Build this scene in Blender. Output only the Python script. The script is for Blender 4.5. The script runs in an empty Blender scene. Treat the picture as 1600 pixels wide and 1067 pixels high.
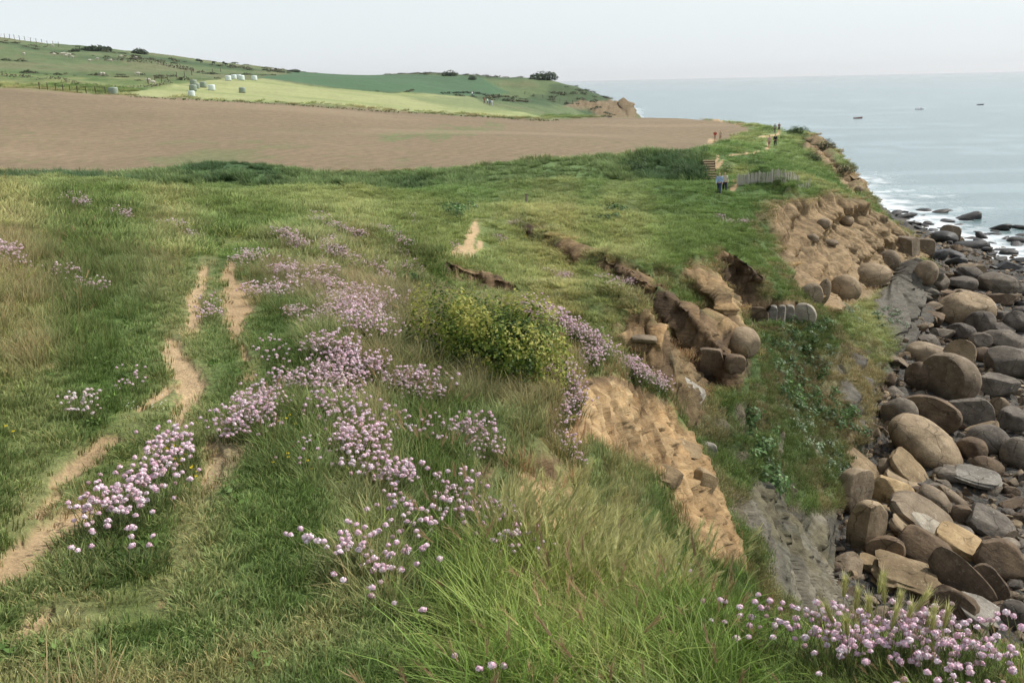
import bpy, bmesh, math, random, time
import numpy as np
from mathutils import Vector, Matrix
from mathutils.geometry import delaunay_2d_cdt
T0 = time.time()
R = math.radians
rng = np.random.default_rng(7)
random.seed(7)
scene = bpy.context.scene
COL = scene.collection

# ------------------------------------------------------------------ camera maths
CAMZ, PITCH, ROLL, FPX = 22.0, R(14.65), math.atan(0.0215), 1555.6
CF = np.array([0, math.cos(PITCH), -math.sin(PITCH)])
_r0 = np.array([1.0, 0, 0]); _u0 = np.array([0, math.sin(PITCH), math.cos(PITCH)])
CR = math.cos(ROLL) * _r0 - math.sin(ROLL) * _u0
CU = math.cos(ROLL) * _u0 + math.sin(ROLL) * _r0

def ray(u, v):
    return CF + CR * ((u - 800) / FPX) - CU * ((v - 533.5) / FPX)
def P(u, v, Y):                      # surveyed point: bearing, elevation angle and distance north of the viewpoint
    d = ray(u, v); t = Y / d[1]
    return (d[0] * t, Y, CAMZ + d[2] * t)
def PZ(u, v, z):
    d = ray(u, v); t = (z - CAMZ) / d[2]
    return (d[0] * t, d[1] * t, z)
def H(u, Y, z):                      # point not seen from the viewpoint: bearing, distance, height
    k = (u - 800) / FPX; dz = z - CAMZ
    a = CR - k * CF
    return (-(a[1] * Y + a[2] * dz) / a[0], Y, z)
def project(p):
    d = p - np.array([0, 0, CAMZ]); w = d @ CF
    w = np.where(np.abs(w) < 1e-6, 1e-6, w)
    return 800 + FPX * (d @ CR) / w, 533.5 - FPX * (d @ CU) / w, w

# ------------------------------------------------------------------ numpy noise
def _hash(ix, iy, iz, seed):
    h = (ix.astype(np.uint32) * np.uint32(374761393) + iy.astype(np.uint32) * np.uint32(668265263)
         + iz.astype(np.uint32) * np.uint32(2147483647 - 1274126177 % 1000) + np.uint32(seed * 974711 % 4294967291))
    h = (h ^ (h >> np.uint32(13))) * np.uint32(1274126177)
    h = (h ^ (h >> np.uint32(15))) * np.uint32(2246822519)
    return ((h ^ (h >> np.uint32(16))) & np.uint32(0xffffff)).astype(np.float32) / np.float32(8388607.5) - np.float32(1)
def vnoise(x, y, z=None, seed=0):
    x = np.asarray(x, np.float32); y = np.asarray(y, np.float32)
    z = np.zeros_like(x) if z is None else np.asarray(z, np.float32)
    fx, fy, fz = np.floor(x), np.floor(y), np.floor(z)
    ix, iy, iz = fx.astype(np.int64), fy.astype(np.int64), fz.astype(np.int64)
    tx, ty, tz = x - fx, y - fy, z - fz
    tx = tx * tx * (3 - 2 * tx); ty = ty * ty * (3 - 2 * ty); tz = tz * tz * (3 - 2 * tz)
    def c(a, b, d): return _hash(ix + a, iy + b, iz + d, seed)
    def lr(a, b, t): return a + (b - a) * t
    z0 = lr(lr(c(0, 0, 0), c(1, 0, 0), tx), lr(c(0, 1, 0), c(1, 1, 0), tx), ty)
    z1 = lr(lr(c(0, 0, 1), c(1, 0, 1), tx), lr(c(0, 1, 1), c(1, 1, 1), tx), ty)
    return lr(z0, z1, tz)
def fbm(x, y, z=None, oct=4, seed=0, gain=.5):
    s = 0; a = 1.0; t = 0
    for o in range(oct):
        k = 2.03 ** o
        s = s + a * vnoise(x * k + 7.1 * o, y * k - 3.3 * o, None if z is None else z * k + 1.7 * o, seed + o)
        t += a; a *= gain
    return s / t
def sstep(a, b, x):
    t = np.clip((x - a) / (b - a), 0, 1); return t * t * (3 - 2 * t)

# ------------------------------------------------------------------ terrain survey: breaklines and spot heights
LINES, SPOTS = [], []
def line(*pts): LINES.append(pts)
def spots(*pts): SPOTS.extend(pts)

# ground round and behind the viewpoint
spots((-60, -12, 21), (-10, -12, 20.5), (0, -12, 20.4), (3, -12, 20.2), (7, -12, 17), (14, -12, 8), (24, -12, 1.6), (80, -12, -1.5),
      (-40, 0, 20.9), (-12, 0, 20.5), (-3, .2, 20.42), (-.6, .3, 20.38), (.5, .3, 20.36), (1.8, .3, 20.3), (3, .2, 20), (5, 0, 17.5), (10, 0, 9), (20, 0, 1.6), (70, 0, -1.5),
      (-2, 1.4, 20.42), (-.5, 1.4, 20.4), (.7, 1.4, 20.36), (1.5, 1.6, 20.25), (-60, 8, 21.2), (-100, 30, 22), (-200, 60, 28))
# turf plateau with the two worn tracks
spots(PZ(0, 1060, 20.42), PZ(300, 1060, 20.40), PZ(600, 1060, 20.38), PZ(900, 1060, 20.28), PZ(1200, 1060, 20.16), PZ(1500, 1060, 20.14), PZ(1700, 1060, 20.05),
      PZ(0, 900, 20.36), PZ(300, 900, 20.36), PZ(550, 900, 20.3), PZ(760, 930, 20.12),
      PZ(0, 780, 20.34), PZ(150, 790, 20.26), PZ(300, 780, 20.32), PZ(420, 760, 20.3), PZ(560, 780, 20.16), PZ(690, 800, 19.96),
      PZ(-200, 700, 20.6), PZ(0, 650, 20.32), PZ(200, 650, 20.2), PZ(300, 650, 20.1), PZ(400, 640, 20.2), PZ(540, 640, 20.2), PZ(700, 660, 19.8), PZ(780, 690, 19.5),
      PZ(-200, 540, 20.7), PZ(0, 540, 20.3), PZ(180, 540, 20.02), PZ(285, 540, 19.92), PZ(400, 540, 19.98), PZ(520, 520, 20.08), PZ(640, 520, 19.8), PZ(760, 600, 19.75),
      PZ(-200, 440, 20.8), PZ(0, 440, 20.35), PZ(150, 440, 19.95), PZ(310, 440, 19.55), PZ(380, 440, 19.6), PZ(450, 420, 19.66), PZ(560, 440, 19.3), PZ(640, 470, 19.1),
      PZ(-200, 370, 20.9), PZ(0, 380, 20.35), PZ(150, 380, 19.85), PZ(300, 385, 19.25), PZ(385, 378, 19.05), PZ(440, 368, 19.25), PZ(540, 372, 18.75), PZ(620, 412, 18.25))
# bank beyond the end of the track
line(P(-250, 300, 17), P(0, 300, 20), P(120, 306, 24), P(230, 308, 29), P(330, 311, 33), P(420, 316, 36), P(520, 324, 39), P(620, 330, 42))
line(P(190, 345, 24.5), P(300, 357, 24.5), P(380, 357, 26), P(470, 347, 29), P(560, 341, 33))
line(P(420, 361, 21), P(480, 349, 25), P(540, 346, 27), P(600, 352, 28), P(650, 372, 27))
spots(P(560, 395, 21.5), P(610, 430, 20), P(648, 445, 20), P(690, 478, 15))
# bush knoll and its right-hand edge, ending in the slip face
line(P(640, 500, 9.5), P(700, 475, 10), P(770, 470, 10), P(830, 478, 9.6), P(890, 518, 9.6), P(960, 556, 10.4), P(1010, 590, 11), P(1040, 610, 11.8))
line(P(700, 640, 6.4), P(790, 650, 6.5), P(850, 610, 7.2), P(880, 600, 8.0))
line(P(888, 622, 7.95), P(945, 625, 9.1), P(1000, 640, 10.5), P(1036, 655, 11.6))
line(P(862, 700, 7.0), P(893, 720, 7.4), P(960, 790, 7.7), P(1035, 870, 8.0))
line(P(1048, 640, 12.2), P(1092, 700, 11.8), P(1118, 770, 11), P(1160, 865, 10.2))
spots(P(960, 700, 8.85), P(1040, 770, 9.8))
line(P(780, 690, 6.3), P(850, 695, 6.6))
line(P(740, 740, 5.6), P(800, 770, 5.5), P(850, 800, 5.4), P(905, 840, 5.6))
spots(H(1000, 6.2, 18.3), H(1150, 6.4, 17.3), H(1300, 6.5, 16), H(1600, 6.5, 14.5), H(1000, 4.6, 19.3), H(850, 4.9, 19.6), H(1200, 4.4, 19.0), H(1400, 4.2, 18.8), H(1600, 4.2, 18.6), H(1900, 4.2, 18))
line(PZ(800, 960, 20.05), PZ(950, 960, 19.98), PZ(1100, 965, 19.95), PZ(1250, 990, 19.98), PZ(1400, 1010, 20.0), PZ(1600, 1030, 20.0), H(2100, 2.7, 19.9))
spots(H(1300, 10, 13), H(1600, 10, 10), H(1150, 13, 13), H(1200, 20, 9), H(1400, 20, 5.5), H(1700, 20, 3), H(1040, 16, 14), H(1100, 18, 12.2), H(1400, 30, 2.6), H(1600, 30, 1.8), H(2100, 20, .5))
# hidden gully behind the knoll
line(H(690, 17, 17.2), H(760, 16, 16.2), H(850, 16, 15.2), H(950, 16, 14.4), H(1020, 16, 13.8))
spots(H(700, 24.5, 16.2), H(760, 25, 15.4), H(820, 25, 15), H(715, 29, 15.3), H(770, 29, 15.0), H(680, 27, 16.0))
# bench with the little sandy path
line(P(655, 392, 32), P(700, 407, 33), P(760, 428, 33), P(805, 436, 32))
line(P(658, 416, 31.8), P(700, 436, 32.75), P(750, 458, 32.7), P(802, 456, 31.8))
spots(P(640, 362, 34), P(690, 385, 37), P(730, 378, 42), P(700, 345, 50), P(780, 345, 52), P(640, 322, 60), P(740, 322, 64), P(822, 322, 68), P(500, 305, 70), P(300, 297, 76), P(100, 293, 80), P(0, 292, 80), P(-300, 290, 80), P(900, 310, 76), P(1000, 305, 80))
spots(H(0, 45, 17.2), H(200, 48, 16.8), H(-300, 40, 18), H(400, 50, 16.6))
# spur 1 (mossy hump)
line(P(805, 440, 33), P(870, 432, 32), P(930, 438, 31), P(985, 462, 30), P(1020, 490, 29), P(1050, 550, 28), P(1068, 600, 27))
line(P(820, 470, 31), P(880, 486, 29.5), P(960, 520, 28.5), P(1010, 550, 27.8), P(1036, 610, 26.8), P(1062, 660, 26))
spots(H(1090, 22, 12.5))
# spur 2, dark scarp above
line(P(800, 348, 50), P(850, 360, 47), P(900, 385, 43), P(950, 408, 40.5), P(1000, 430, 38.5), P(1025, 446, 37))
line(P(805, 364, 49.6), P(850, 388, 46.5), P(900, 418, 42.5), P(950, 445, 40.0), P(990, 468, 38.1), P(1012, 490, 36.5))
line(P(1025, 446, 37), P(1060, 470, 35.6), P(1095, 500, 34), P(1130, 545, 32.4), P(1150, 560, 32))
line(P(1028, 505, 36), P(1058, 560, 34.4), P(1098, 597, 32.9), P(1140, 605, 31.6))
spots(P(1110, 650, 30), P(1160, 640, 31.5))
# fluted pillar
line(P(1062, 420, 43), P(1085, 416, 44), P(1110, 430, 43), P(1130, 462, 41), P(1146, 505, 39.5), P(1160, 520, 39))
line(P(1070, 448, 42.4), P(1094, 492, 41.8), P(1116, 530, 40.8), P(1146, 560, 39.2))
# dark recess and pedestal of split stones
line(P(1120, 392, 48), P(1150, 396, 49), P(1178, 420, 50), P(1205, 445, 51.5), P(1240, 465, 53), P(1270, 482, 54))
line(P(1132, 470, 48), P(1160, 478, 49), P(1185, 480, 49.6), P(1210, 482, 51), P(1270, 488, 53.2))
line(P(1138, 520, 47.2), P(1165, 522, 48.4), P(1215, 516, 50.2), P(1265, 512, 52))
spots(P(900, 340, 58), P(1000, 350, 60), P(1050, 380, 54), P(1100, 350, 65), P(1150, 360, 62), P(1160, 330, 72), P(1050, 320, 76), P(1000, 390, 50), P(950, 360, 53))
# crest under the walkers and the main face
line(P(1128, 304, 82), P(1165, 308, 80), P(1192, 316, 78), P(1210, 312, 79.5), P(1232, 306, 83), P(1262, 302, 88), P(1300, 300, 93), P(1335, 310, 97), P(1362, 326, 99), P(1395, 352, 100), P(1420, 372, 101))
line(P(1196, 334, 77.6), P(1232, 336, 82.2), P(1265, 332, 87), P(1300, 330, 92), P(1335, 342, 96), P(1365, 356, 98), P(1395, 376, 99))
line(P(1180, 350, 74), P(1203, 388, 74), P(1228, 432, 74.5), P(1257, 464, 75), P(1290, 482, 76.5), P(1322, 480, 79), P(1355, 457, 84.5), P(1385, 434, 90), P(1412, 412, 94), P(1440, 402, 97))
spots(P(1195, 430, 64), P(1230, 462, 62))
# grey slab, lower slopes, foot of the cliff
line(P(1345, 485, 73), P(1372, 462, 79), P(1400, 440, 84.5), P(1425, 420, 88.5), P(1445, 412, 92))
line(P(1300, 500, 66), P(1335, 520, 66.5), P(1370, 560, 66))
spots(P(1200, 530, 47), P(1230, 560, 48), P(1280, 540, 56), P(1320, 590, 56), P(1350, 640, 55), P(1250, 610, 47), P(1190, 620, 39), P(1230, 660, 41.5), P(1290, 640, 49), P(1150, 700, 29), P(1200, 700, 34), P(1200, 800, 30), P(1260, 720, 40), P(1250, 800, 36), P(1130, 660, 29.5), P(1180, 650, 35))
line(H(1250, 34, 2.6), PZ(1290, 930, 1.9), PZ(1310, 850, 1.8), PZ(1312, 780, 1.9), PZ(1335, 730, 1.8), PZ(1385, 690, 1.6), PZ(1388, 640, 1.7), PZ(1412, 575, 1.7), PZ(1445, 525, 1.7), PZ(1450, 480, 1.8), PZ(1448, 440, 1.8), PZ(1440, 405, 2.0), PZ(1425, 378, 1.8), H(1405, 118, 1.8), H(1392, 128, 1.2), H(1372, 150, 1.0), H(1325, 185, .8))
line(PZ(1400, 332, -.3), PZ(1470, 362, -.25), PZ(1540, 385, -.2), PZ(1600, 408, -.2), PZ(1700, 440, -.2), PZ(1900, 540, -.2), H(2300, 50, -.3), H(2900, 30, -.4))
line(H(1375, 185, -.6), H(1330, 230, -.6))
spots(H(1500, 38, 1.2), H(1700, 42, .9), H(1600, 60, .9), H(1550, 85, .6), H(1480, 110, .6), H(1600, 160, -1.6), H(1800, 120, -1.6), H(2200, 90, -1.8), H(1700, 300, -5), H(2400, 200, -5), H(1500, 250, -3), H(3200, 60, -3))
# far cliff top running to the plateau end
line(P(1172, 193, 205), P(1192, 196, 190), P(1215, 196, 178), P(1245, 199, 172), P(1270, 208, 163), P(1290, 222, 150), P(1312, 245, 136), P(1328, 268, 124), P(1345, 292, 114))
line(P(1262, 228, 160.5), P(1285, 243, 148.5), P(1305, 268, 134.5), P(1320, 290, 122.8), P(1342, 312, 113.2))
line(H(1330, 165, 1.0), H(1352, 144, 1.2), H(1366, 130, 1.6), H(1378, 118, 2.0))
spots(P(1165, 285, 92), P(1230, 283, 95), P(1290, 285, 104), P(1180, 262, 108), P(1250, 262, 112), P(1140, 245, 112), P(1205, 232, 134), P(1150, 222, 145), P(1250, 225, 140), P(1195, 207, 165), P(1230, 207, 165))
# meadow edge and hedge bank, ploughed field
line(P(-300, 292, 84), P(0, 289, 84), P(300, 290, 84), P(600, 288, 86), P(800, 287, 87), P(900, 284, 89), P(945, 278, 92), P(1050, 280, 92), P(1100, 280, 92))
line(P(-300, 273, 90), P(0, 273, 90), P(300, 273, 90), P(600, 268, 92), P(760, 262, 94), P(850, 257, 96), P(930, 251, 98), P(1000, 246, 101), P(1085, 242, 104), P(1110, 244, 104))
line(P(-300, 268, 97), P(0, 268, 97), P(300, 269, 97), P(600, 264, 98), P(760, 257, 99), P(900, 248, 104), P(1010, 241, 108), P(1100, 237, 110), P(1150, 228, 125))
spots(P(0, 200, 135), P(300, 202, 145), P(600, 202, 160), P(900, 205, 180), P(-300, 200, 130), P(1050, 200, 190))
line(P(-300, 122, 195), P(0, 137, 200), P(180, 146, 203), P(300, 154, 207), P(450, 162, 215), P(600, 172, 227), P(750, 181, 240), P(868, 188, 250), P(1000, 181, 245), P(1090, 182, 235), P(1140, 186, 222), P(1172, 193, 205))
spots(P(180, 143, 212), P(300, 138, 245), P(420, 128, 290), P(350, 124, 272), P(560, 142, 300), P(700, 150, 320), P(780, 163, 285), P(860, 178, 268), P(640, 160, 265))
spots(P(400, 122, 300), P(560, 122, 345), P(740, 122, 400), P(770, 150, 340), P(640, 125, 370), P(870, 150, 350), P(820, 160, 320))
line(P(-300, 25, 420), P(0, 57, 450), P(70, 67, 455), P(120, 73, 470), P(230, 81, 480), P(330, 95, 490), P(430, 107, 490), P(560, 117, 480), P(640, 112, 480), P(700, 114, 475), P(740, 118, 470), P(780, 119, 440), P(850, 117, 420), P(900, 122, 400), P(940, 136, 390), P(962, 144, 385), P(978, 156, 380), P(988, 170, 376))
line(P(900, 166, 376), P(920, 165, 377), P(945, 167, 378), P(965, 172, 376), P(986, 180, 372))
line(P(880, 172, 366), P(920, 178, 367), P(955, 181, 367), P(983, 184, 366))
spots(H(1010, 372, 3), H(1000, 350, 2.5), H(1030, 400, -1), H(960, 345, 6), H(1100, 300, -1), H(1060, 290, 4), H(1030, 265, 9), H(1200, 245, -1), H(1160, 225, 5), H(1240, 200, 1))
spots(P(0, 100, 320), P(150, 112, 330), P(300, 115, 340), P(-300, 80, 300), H(0, 560, 45), H(300, 600, 34), H(600, 600, 20), H(800, 560, 14), H(950, 500, 5), H(1050, 520, -4), H(-600, 500, 55), H(-600, 900, 30), H(200, 900, 10), H(700, 900, -6), H(1100, 900, -8), H(1700, 900, -9), H(2600, 600, -9))

# bumps added on top of the surface: (u, v, Y, radius across, radius along, height)
BUMPS = [(1205, 300, 85.5, 2.3, 1.8, 1.7), (1060, 300, 80, 3.2, 2.5, .55), (930, 345, 58, 3.5, 2.5, .5), (850, 330, 64, 4, 3, .4), (960, 275, 93, 4, 3, .5),
         (450, 600, 7, .45, .5, .07), (310, 540, 8.2, .18, .6, .08), (345, 600, 6.7, .25, .6, .07), (600, 560, 7.5, .6, .6, .1), (240, 730, 4.9, .35, .35, .04), (1130, 262, 100, 2.5, 3, .7), (1100, 262, 101, 3, 3, 0.2)]
# ------------------------------------------------------------------ materials
def mat(name):
    m = bpy.data.materials.new(name); m.use_nodes = True; nt = m.node_tree
    b = nt.nodes['Principled BSDF']; b.inputs['Roughness'].default_value = .9; b.inputs['Specular IOR Level'].default_value = .25
    return m, nt, b
def N(nt, t, **kw):
    n = nt.nodes.new(t)
    for k, v in kw.items():
        if isinstance(k, str) and hasattr(n, k) and k not in ('inputs',): setattr(n, k, v)
    return n
def mathn(nt, op, a, b=None, c=None):
    n = nt.nodes.new('ShaderNodeMath'); n.operation = op
    for i, s in enumerate((a, b, c)):
        if s is None: continue
        if isinstance(s, (int, float)): n.inputs[i].default_value = s
        else: nt.links.new(s, n.inputs[i])
    return n.outputs[0]
def noise(nt, scale, detail=4, rough=.55, vec=None, dim='3D'):
    n = nt.nodes.new('ShaderNodeTexNoise'); n.inputs['Scale'].default_value = scale; n.inputs['Detail'].default_value = detail; n.inputs['Roughness'].default_value = rough
    if vec is not None: nt.links.new(vec, n.inputs['Vector'])
    return n.outputs[0]
def ramp(nt, fac, stops):
    n = nt.nodes.new('ShaderNodeValToRGB'); e = n.color_ramp.elements
    while len(e) < len(stops): e.new(.5)
    for el, (p, c) in zip(e, stops): el.position = p; el.color = (*c, 1) if len(c) == 3 else c
    nt.links.new(fac, n.inputs[0]); return n.outputs[0]
def mul(nt, a, b, fac=1.0, mode='MULTIPLY'):
    n = nt.nodes.new('ShaderNodeMix'); n.data_type = 'RGBA'; n.blend_type = mode
    if isinstance(fac, (int, float)): n.inputs[0].default_value = fac
    else: nt.links.new(fac, n.inputs[0])
    for i, s in ((6, a), (7, b)):
        if isinstance(s, tuple): n.inputs[i].default_value = (*s, 1) if len(s) == 3 else s
        else: nt.links.new(s, n.inputs[i])
    return n.outputs[2]
def bump(nt, b, h, strength, dist):
    n = nt.nodes.new('ShaderNodeBump'); n.inputs['Strength'].default_value = strength; n.inputs['Distance'].default_value = dist
    nt.links.new(h, n.inputs['Height']); nt.links.new(n.outputs[0], b.inputs['Normal']); return n
def geo(nt): return nt.nodes.new('ShaderNodeNewGeometry').outputs['Position']
def coord(nt, k='Object'): return nt.nodes.new('ShaderNodeTexCoord').outputs[k]
def attr(nt, name, kind='GEOMETRY'):
    n = nt.nodes.new('ShaderNodeAttribute'); n.attribute_name = name; n.attribute_type = kind; return n.outputs['Color']
def mapping(nt, vec, scale=(1, 1, 1), rot=(0, 0, 0)):
    n = nt.nodes.new('ShaderNodeMapping'); n.inputs['Scale'].default_value = scale; n.inputs['Rotation'].default_value = rot; nt.links.new(vec, n.inputs['Vector']); return n.outputs[0]
def grey2(lo, hi): return [(0.25, (lo,) * 3), (.75, (hi,) * 3)]

def ground_mat(name, scales, contrast, bstr=.6, bdist=.05, sc_b=None, detail=5):
    m, nt, b = mat(name); p = geo(nt); c = attr(nt, 'Col')
    for s, (lo, hi) in zip(scales, contrast): c = mul(nt, c, ramp(nt, noise(nt, s, detail, .6, p), grey2(lo, hi)))
    nt.links.new(c, b.inputs['Base Color'])
    if bstr: bump(nt, b, noise(nt, sc_b or scales[0], 6, .65, p), bstr, bdist)
    return m
M_GRASSLAND = ground_mat('grassland', (14, 1.6, .22), ((.55, 1.35), (.75, 1.25), (.85, 1.15)), .8, .08)
M_SOIL = ground_mat('bare_soil', (38, 5), ((.66, 1.25), (.78, 1.16)), .8, .03)
M_MEADOW = ground_mat('mown_meadow', (.9, .12), ((.8, 1.2), (.9, 1.1)), .4, .2)
M_BEACH = ground_mat('shingle', (5, 1.2), ((.45, 1.5), (.6, 1.3)), 1.0, .25)
m, nt, b = mat('ploughed_earth'); M_PLOUGH = m; p = geo(nt); c = attr(nt, 'Col')
c = mul(nt, c, ramp(nt, noise(nt, 1.1, 6, .65, mapping(nt, p, (1, .8, 1), (0, 0, R(-14)))), grey2(.74, 1.22)))
w = nt.nodes.new('ShaderNodeTexWave'); w.inputs['Scale'].default_value = .32; w.inputs['Distortion'].default_value = 2.5; w.inputs['Detail'].default_value = 2; w.inputs['Detail Scale'].default_value = .3
nt.links.new(mapping(nt, p, (1, .2, 1), (0, 0, R(66))), w.inputs[0])
c = mul(nt, c, ramp(nt, w.outputs[1], grey2(.97, 1.02))); nt.links.new(c, b.inputs['Base Color']); bump(nt, b, noise(nt, 2.5, 5, .7, p), .6, .12)
m, nt, b = mat('cliff_face'); M_CLIFF = m; p = geo(nt); c = attr(nt, 'Col')
c = mul(nt, c, ramp(nt, noise(nt, 1.5, 7, .65, mapping(nt, p, (1.6, 1.6, .28))), [(.3, (.48, .46, .44)), (.55, (1, 1, 1)), (.75, (1.22, 1.2, 1.16))]))
c = mul(nt, c, ramp(nt, noise(nt, 9, 5, .65, p), grey2(.75, 1.18)))
st_ = noise(nt, 1.0, 5, .7, mapping(nt, p, (.35, .35, 7)))
c = mul(nt, c, ramp(nt, st_, [(.36, (.58, .55, .5)), (.5, (1, 1, 1)), (.7, (1.1, 1.1, 1.1))]), .75)
nt.links.new(c, b.inputs['Base Color'])
hh = mathn(nt, 'ADD', mathn(nt, 'MULTIPLY', noise(nt, 3, 6, .6, mapping(nt, p, (1.3, 1.3, .8))), .7), mathn(nt, 'MULTIPLY', st_, .5)); bump(nt, b, hh, .8, .14)

# leaves and blades: colour from the mesh, tinted per copy
def leaf_mat(name, trans=.35, rough=.6, use_tint=True, rnd=.25, spec=.2):
    m, nt, b = mat(name); b.inputs['Roughness'].default_value = rough; b.inputs['Specular IOR Level'].default_value = spec
    c = attr(nt, 'Col')
    if use_tint: c = mul(nt, c, attr(nt, 'tint', 'INSTANCER'))
    if rnd:
        oi = nt.nodes.new('ShaderNodeObjectInfo'); c = mul(nt, c, ramp(nt, oi.outputs['Random'], [(0, (1 - rnd,) * 3), (1, (1 + rnd,) * 3)]))
    nt.links.new(c, b.inputs['Base Color'])
    t = nt.nodes.new('ShaderNodeBsdfTranslucent'); nt.links.new(c, t.inputs[0])
    mx = nt.nodes.new('ShaderNodeMixShader'); mx.inputs[0].default_value = trans
    out = nt.nodes['Material Output']; nt.links.new(b.outputs[0], mx.inputs[1]); nt.links.new(t.outputs[0], mx.inputs[2]); nt.links.new(mx.outputs[0], out.inputs[0]); return m
M_BLADE = leaf_mat('grass_blades'); M_LEAF = leaf_mat('leaves', .3, .55, False, .12)
M_IVY = leaf_mat('creeper_leaves', .3, .5, True, .2)
M_FLOWER = leaf_mat('thrift_petals', .12, .8, False, .08, .1); M_STEM = leaf_mat('flower_stems', .2, .7, False, .1)
def plain(name, rgb, rough=.8, var=.15, scale=6, bstr=0, spec=.25, metallic=0):
    m, nt, b = mat(name); b.inputs['Roughness'].default_value = rough; b.inputs['Specular IOR Level'].default_value = spec; b.inputs['Metallic'].default_value = metallic
    n = noise(nt, scale, 4, .6, coord(nt)); c = mul(nt, rgb, ramp(nt, n, grey2(1 - var, 1 + var))); nt.links.new(c, b.inputs['Base Color'])
    if bstr: bump(nt, b, n, bstr, .02)
    return m
# ------------------------------------------------------------------ triangulate the survey, resample on a polar grid
def to_plane(p): return (math.atan2(p[0], p[1]), math.log(max(.2, math.hypot(p[0], p[1]))))
pts3, edges = [], []
for L in LINES:
    k = len(pts3); pts3 += [tuple(p) for p in L]; edges += [(k + i, k + i + 1) for i in range(len(L) - 1)]
pts3 += [tuple(p) for p in SPOTS]
pl = [to_plane(p) for p in pts3]
V2, E2, F2, OV, OE, OF = delaunay_2d_cdt([Vector(p) for p in pl], edges, [], 0, 1e-6)
zv = []
for i, v in enumerate(V2):
    if OV[i]: zv.append(pts3[OV[i][0]][2])
    else:
        d = sorted(((v.x - q[0]) ** 2 + (v.y - q[1]) ** 2, pts3[j][2], j) for j, q in enumerate(pl))[:2]
        print('CROSSING near', [pts3[d_[2]] for d_ in d], project(np.array(pts3[d[0][2]]))[:2])
        w = [1 / (d_[0] + 1e-9) for d_ in d]; zv.append((w[0] * d[0][1] + w[1] * d[1][1]) / sum(w))
AZ0, AZ1 = R(-31.5), R(31.5)
NA, NR = 860, 2300
az = np.concatenate([np.linspace(R(-75), AZ0, 40, endpoint=False), np.linspace(AZ0, AZ1, NA - 70), np.linspace(AZ1, R(80), 31)[1:]])
NA = len(az)
lr = np.linspace(math.log(.75), math.log(1000), NR)
A, L = np.meshgrid(az, lr)           # rows: range, columns: bearing
Z = np.full(A.shape, np.nan)
for f in F2:
    (ax, ay), (bx, by), (cx, cy) = [V2[i] for i in f]
    i0, i1 = np.searchsorted(lr, [min(ay, by, cy) - 1e-9, max(ay, by, cy) + 1e-9]); j0, j1 = np.searchsorted(az, [min(ax, bx, cx) - 1e-9, max(ax, bx, cx) + 1e-9])
    if i1 <= i0 or j1 <= j0: continue
    sa, sl = A[i0:i1, j0:j1], L[i0:i1, j0:j1]
    den = (by - cy) * (ax - cx) + (cx - bx) * (ay - cy)
    if abs(den) < 1e-14: continue
    w0 = ((by - cy) * (sa - cx) + (cx - bx) * (sl - cy)) / den; w1 = ((cy - ay) * (sa - cx) + (ax - cx) * (sl - cy)) / den; w2 = 1 - w0 - w1
    m = (w0 >= -1e-6) & (w1 >= -1e-6) & (w2 >= -1e-6)
    Z[i0:i1, j0:j1] = np.where(m, w0 * zv[f[0]] + w1 * zv[f[1]] + w2 * zv[f[2]], Z[i0:i1, j0:j1])
for i in range(NR):                   # outside the survey: nearest known value along the ring
    row = Z[i]; ok = ~np.isnan(row)
    Z[i] = np.interp(az, az[ok], row[ok]) if ok.any() else (Z[i - 1] if i else 20.4)
def blur(a, n, axis):
    k = np.exp(-.5 * (np.arange(-n, n + 1) / (n / 2)) ** 2); k /= k.sum()
    p = np.pad(a, [(n, n) if ax == axis else (0, 0) for ax in (0, 1)], mode='edge'); out = 0
    for i, w in enumerate(k):
        out = out + w * (p[i:i + a.shape[0]] if axis == 0 else p[:, i:i + a.shape[1]])
    return out
def blur2(a, n): return blur(blur(a, n, 0), n, 1)

RR = np.exp(L); X = RR * np.sin(A); Y = RR * np.cos(A)
def grad(z):
    dzr = np.gradient(z, lr, axis=0) / RR; dza = np.gradient(z, az, axis=1) / RR
    return dzr * np.sin(A) + dza * np.cos(A), dzr * np.cos(A) - dza * np.sin(A)
Z1 = blur(blur(Z, 3, 0), 2, 1)
gx, gy = grad(blur2(Z, 2)); sharp = np.clip(blur2(sstep(.7, 1.1, np.hypot(gx, gy)), 7) * 3, 0, 1)
Z = Z1 * sharp + blur(blur(Z, 24, 0), 16, 1) * (1 - sharp)
# finer rows where the cliffs stand
lr0 = lr
lr = np.concatenate([np.linspace(math.log(.75), math.log(24), 430, endpoint=False), np.linspace(math.log(24), math.log(108), 600, endpoint=False), np.linspace(math.log(108), math.log(1000), 230)])
NR = len(lr)
fi = np.interp(lr, lr0, np.arange(len(lr0))); i0 = np.minimum(fi.astype(int), len(lr0) - 2); ft = (fi - i0)[:, None]
Z = Z[i0] * (1 - ft) + Z[i0 + 1] * ft
A, L = np.meshgrid(az, lr); RR = np.exp(L); X = RR * np.sin(A); Y = RR * np.cos(A)
for (u, v, Yb, ra, rb, h) in BUMPS:
    bx, by, _ = P(u, v, Yb); rr = math.hypot(bx, by)
    ua, ub = by / rr, -bx / rr
    dx, dy = X - bx, Y - by
    Z += h * np.exp(-((dx * ua + dy * ub) / ra) ** 2 - ((dx * bx + dy * by) / rr / rb) ** 2)
print('grid', Z.shape, time.time() - T0)
# ------------------------------------------------------------------ what grows or lies where
U, W, _D = project(np.stack([X, Y, Z], -1).reshape(-1, 3)); U = U.reshape(A.shape); W = W.reshape(A.shape)
N1 = fbm(A * 60, L * 22, oct=4, seed=11); N2 = fbm(A * 60, L * 22, oct=4, seed=31); NF = fbm(A * 260, L * 90, oct=3, seed=5)
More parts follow.
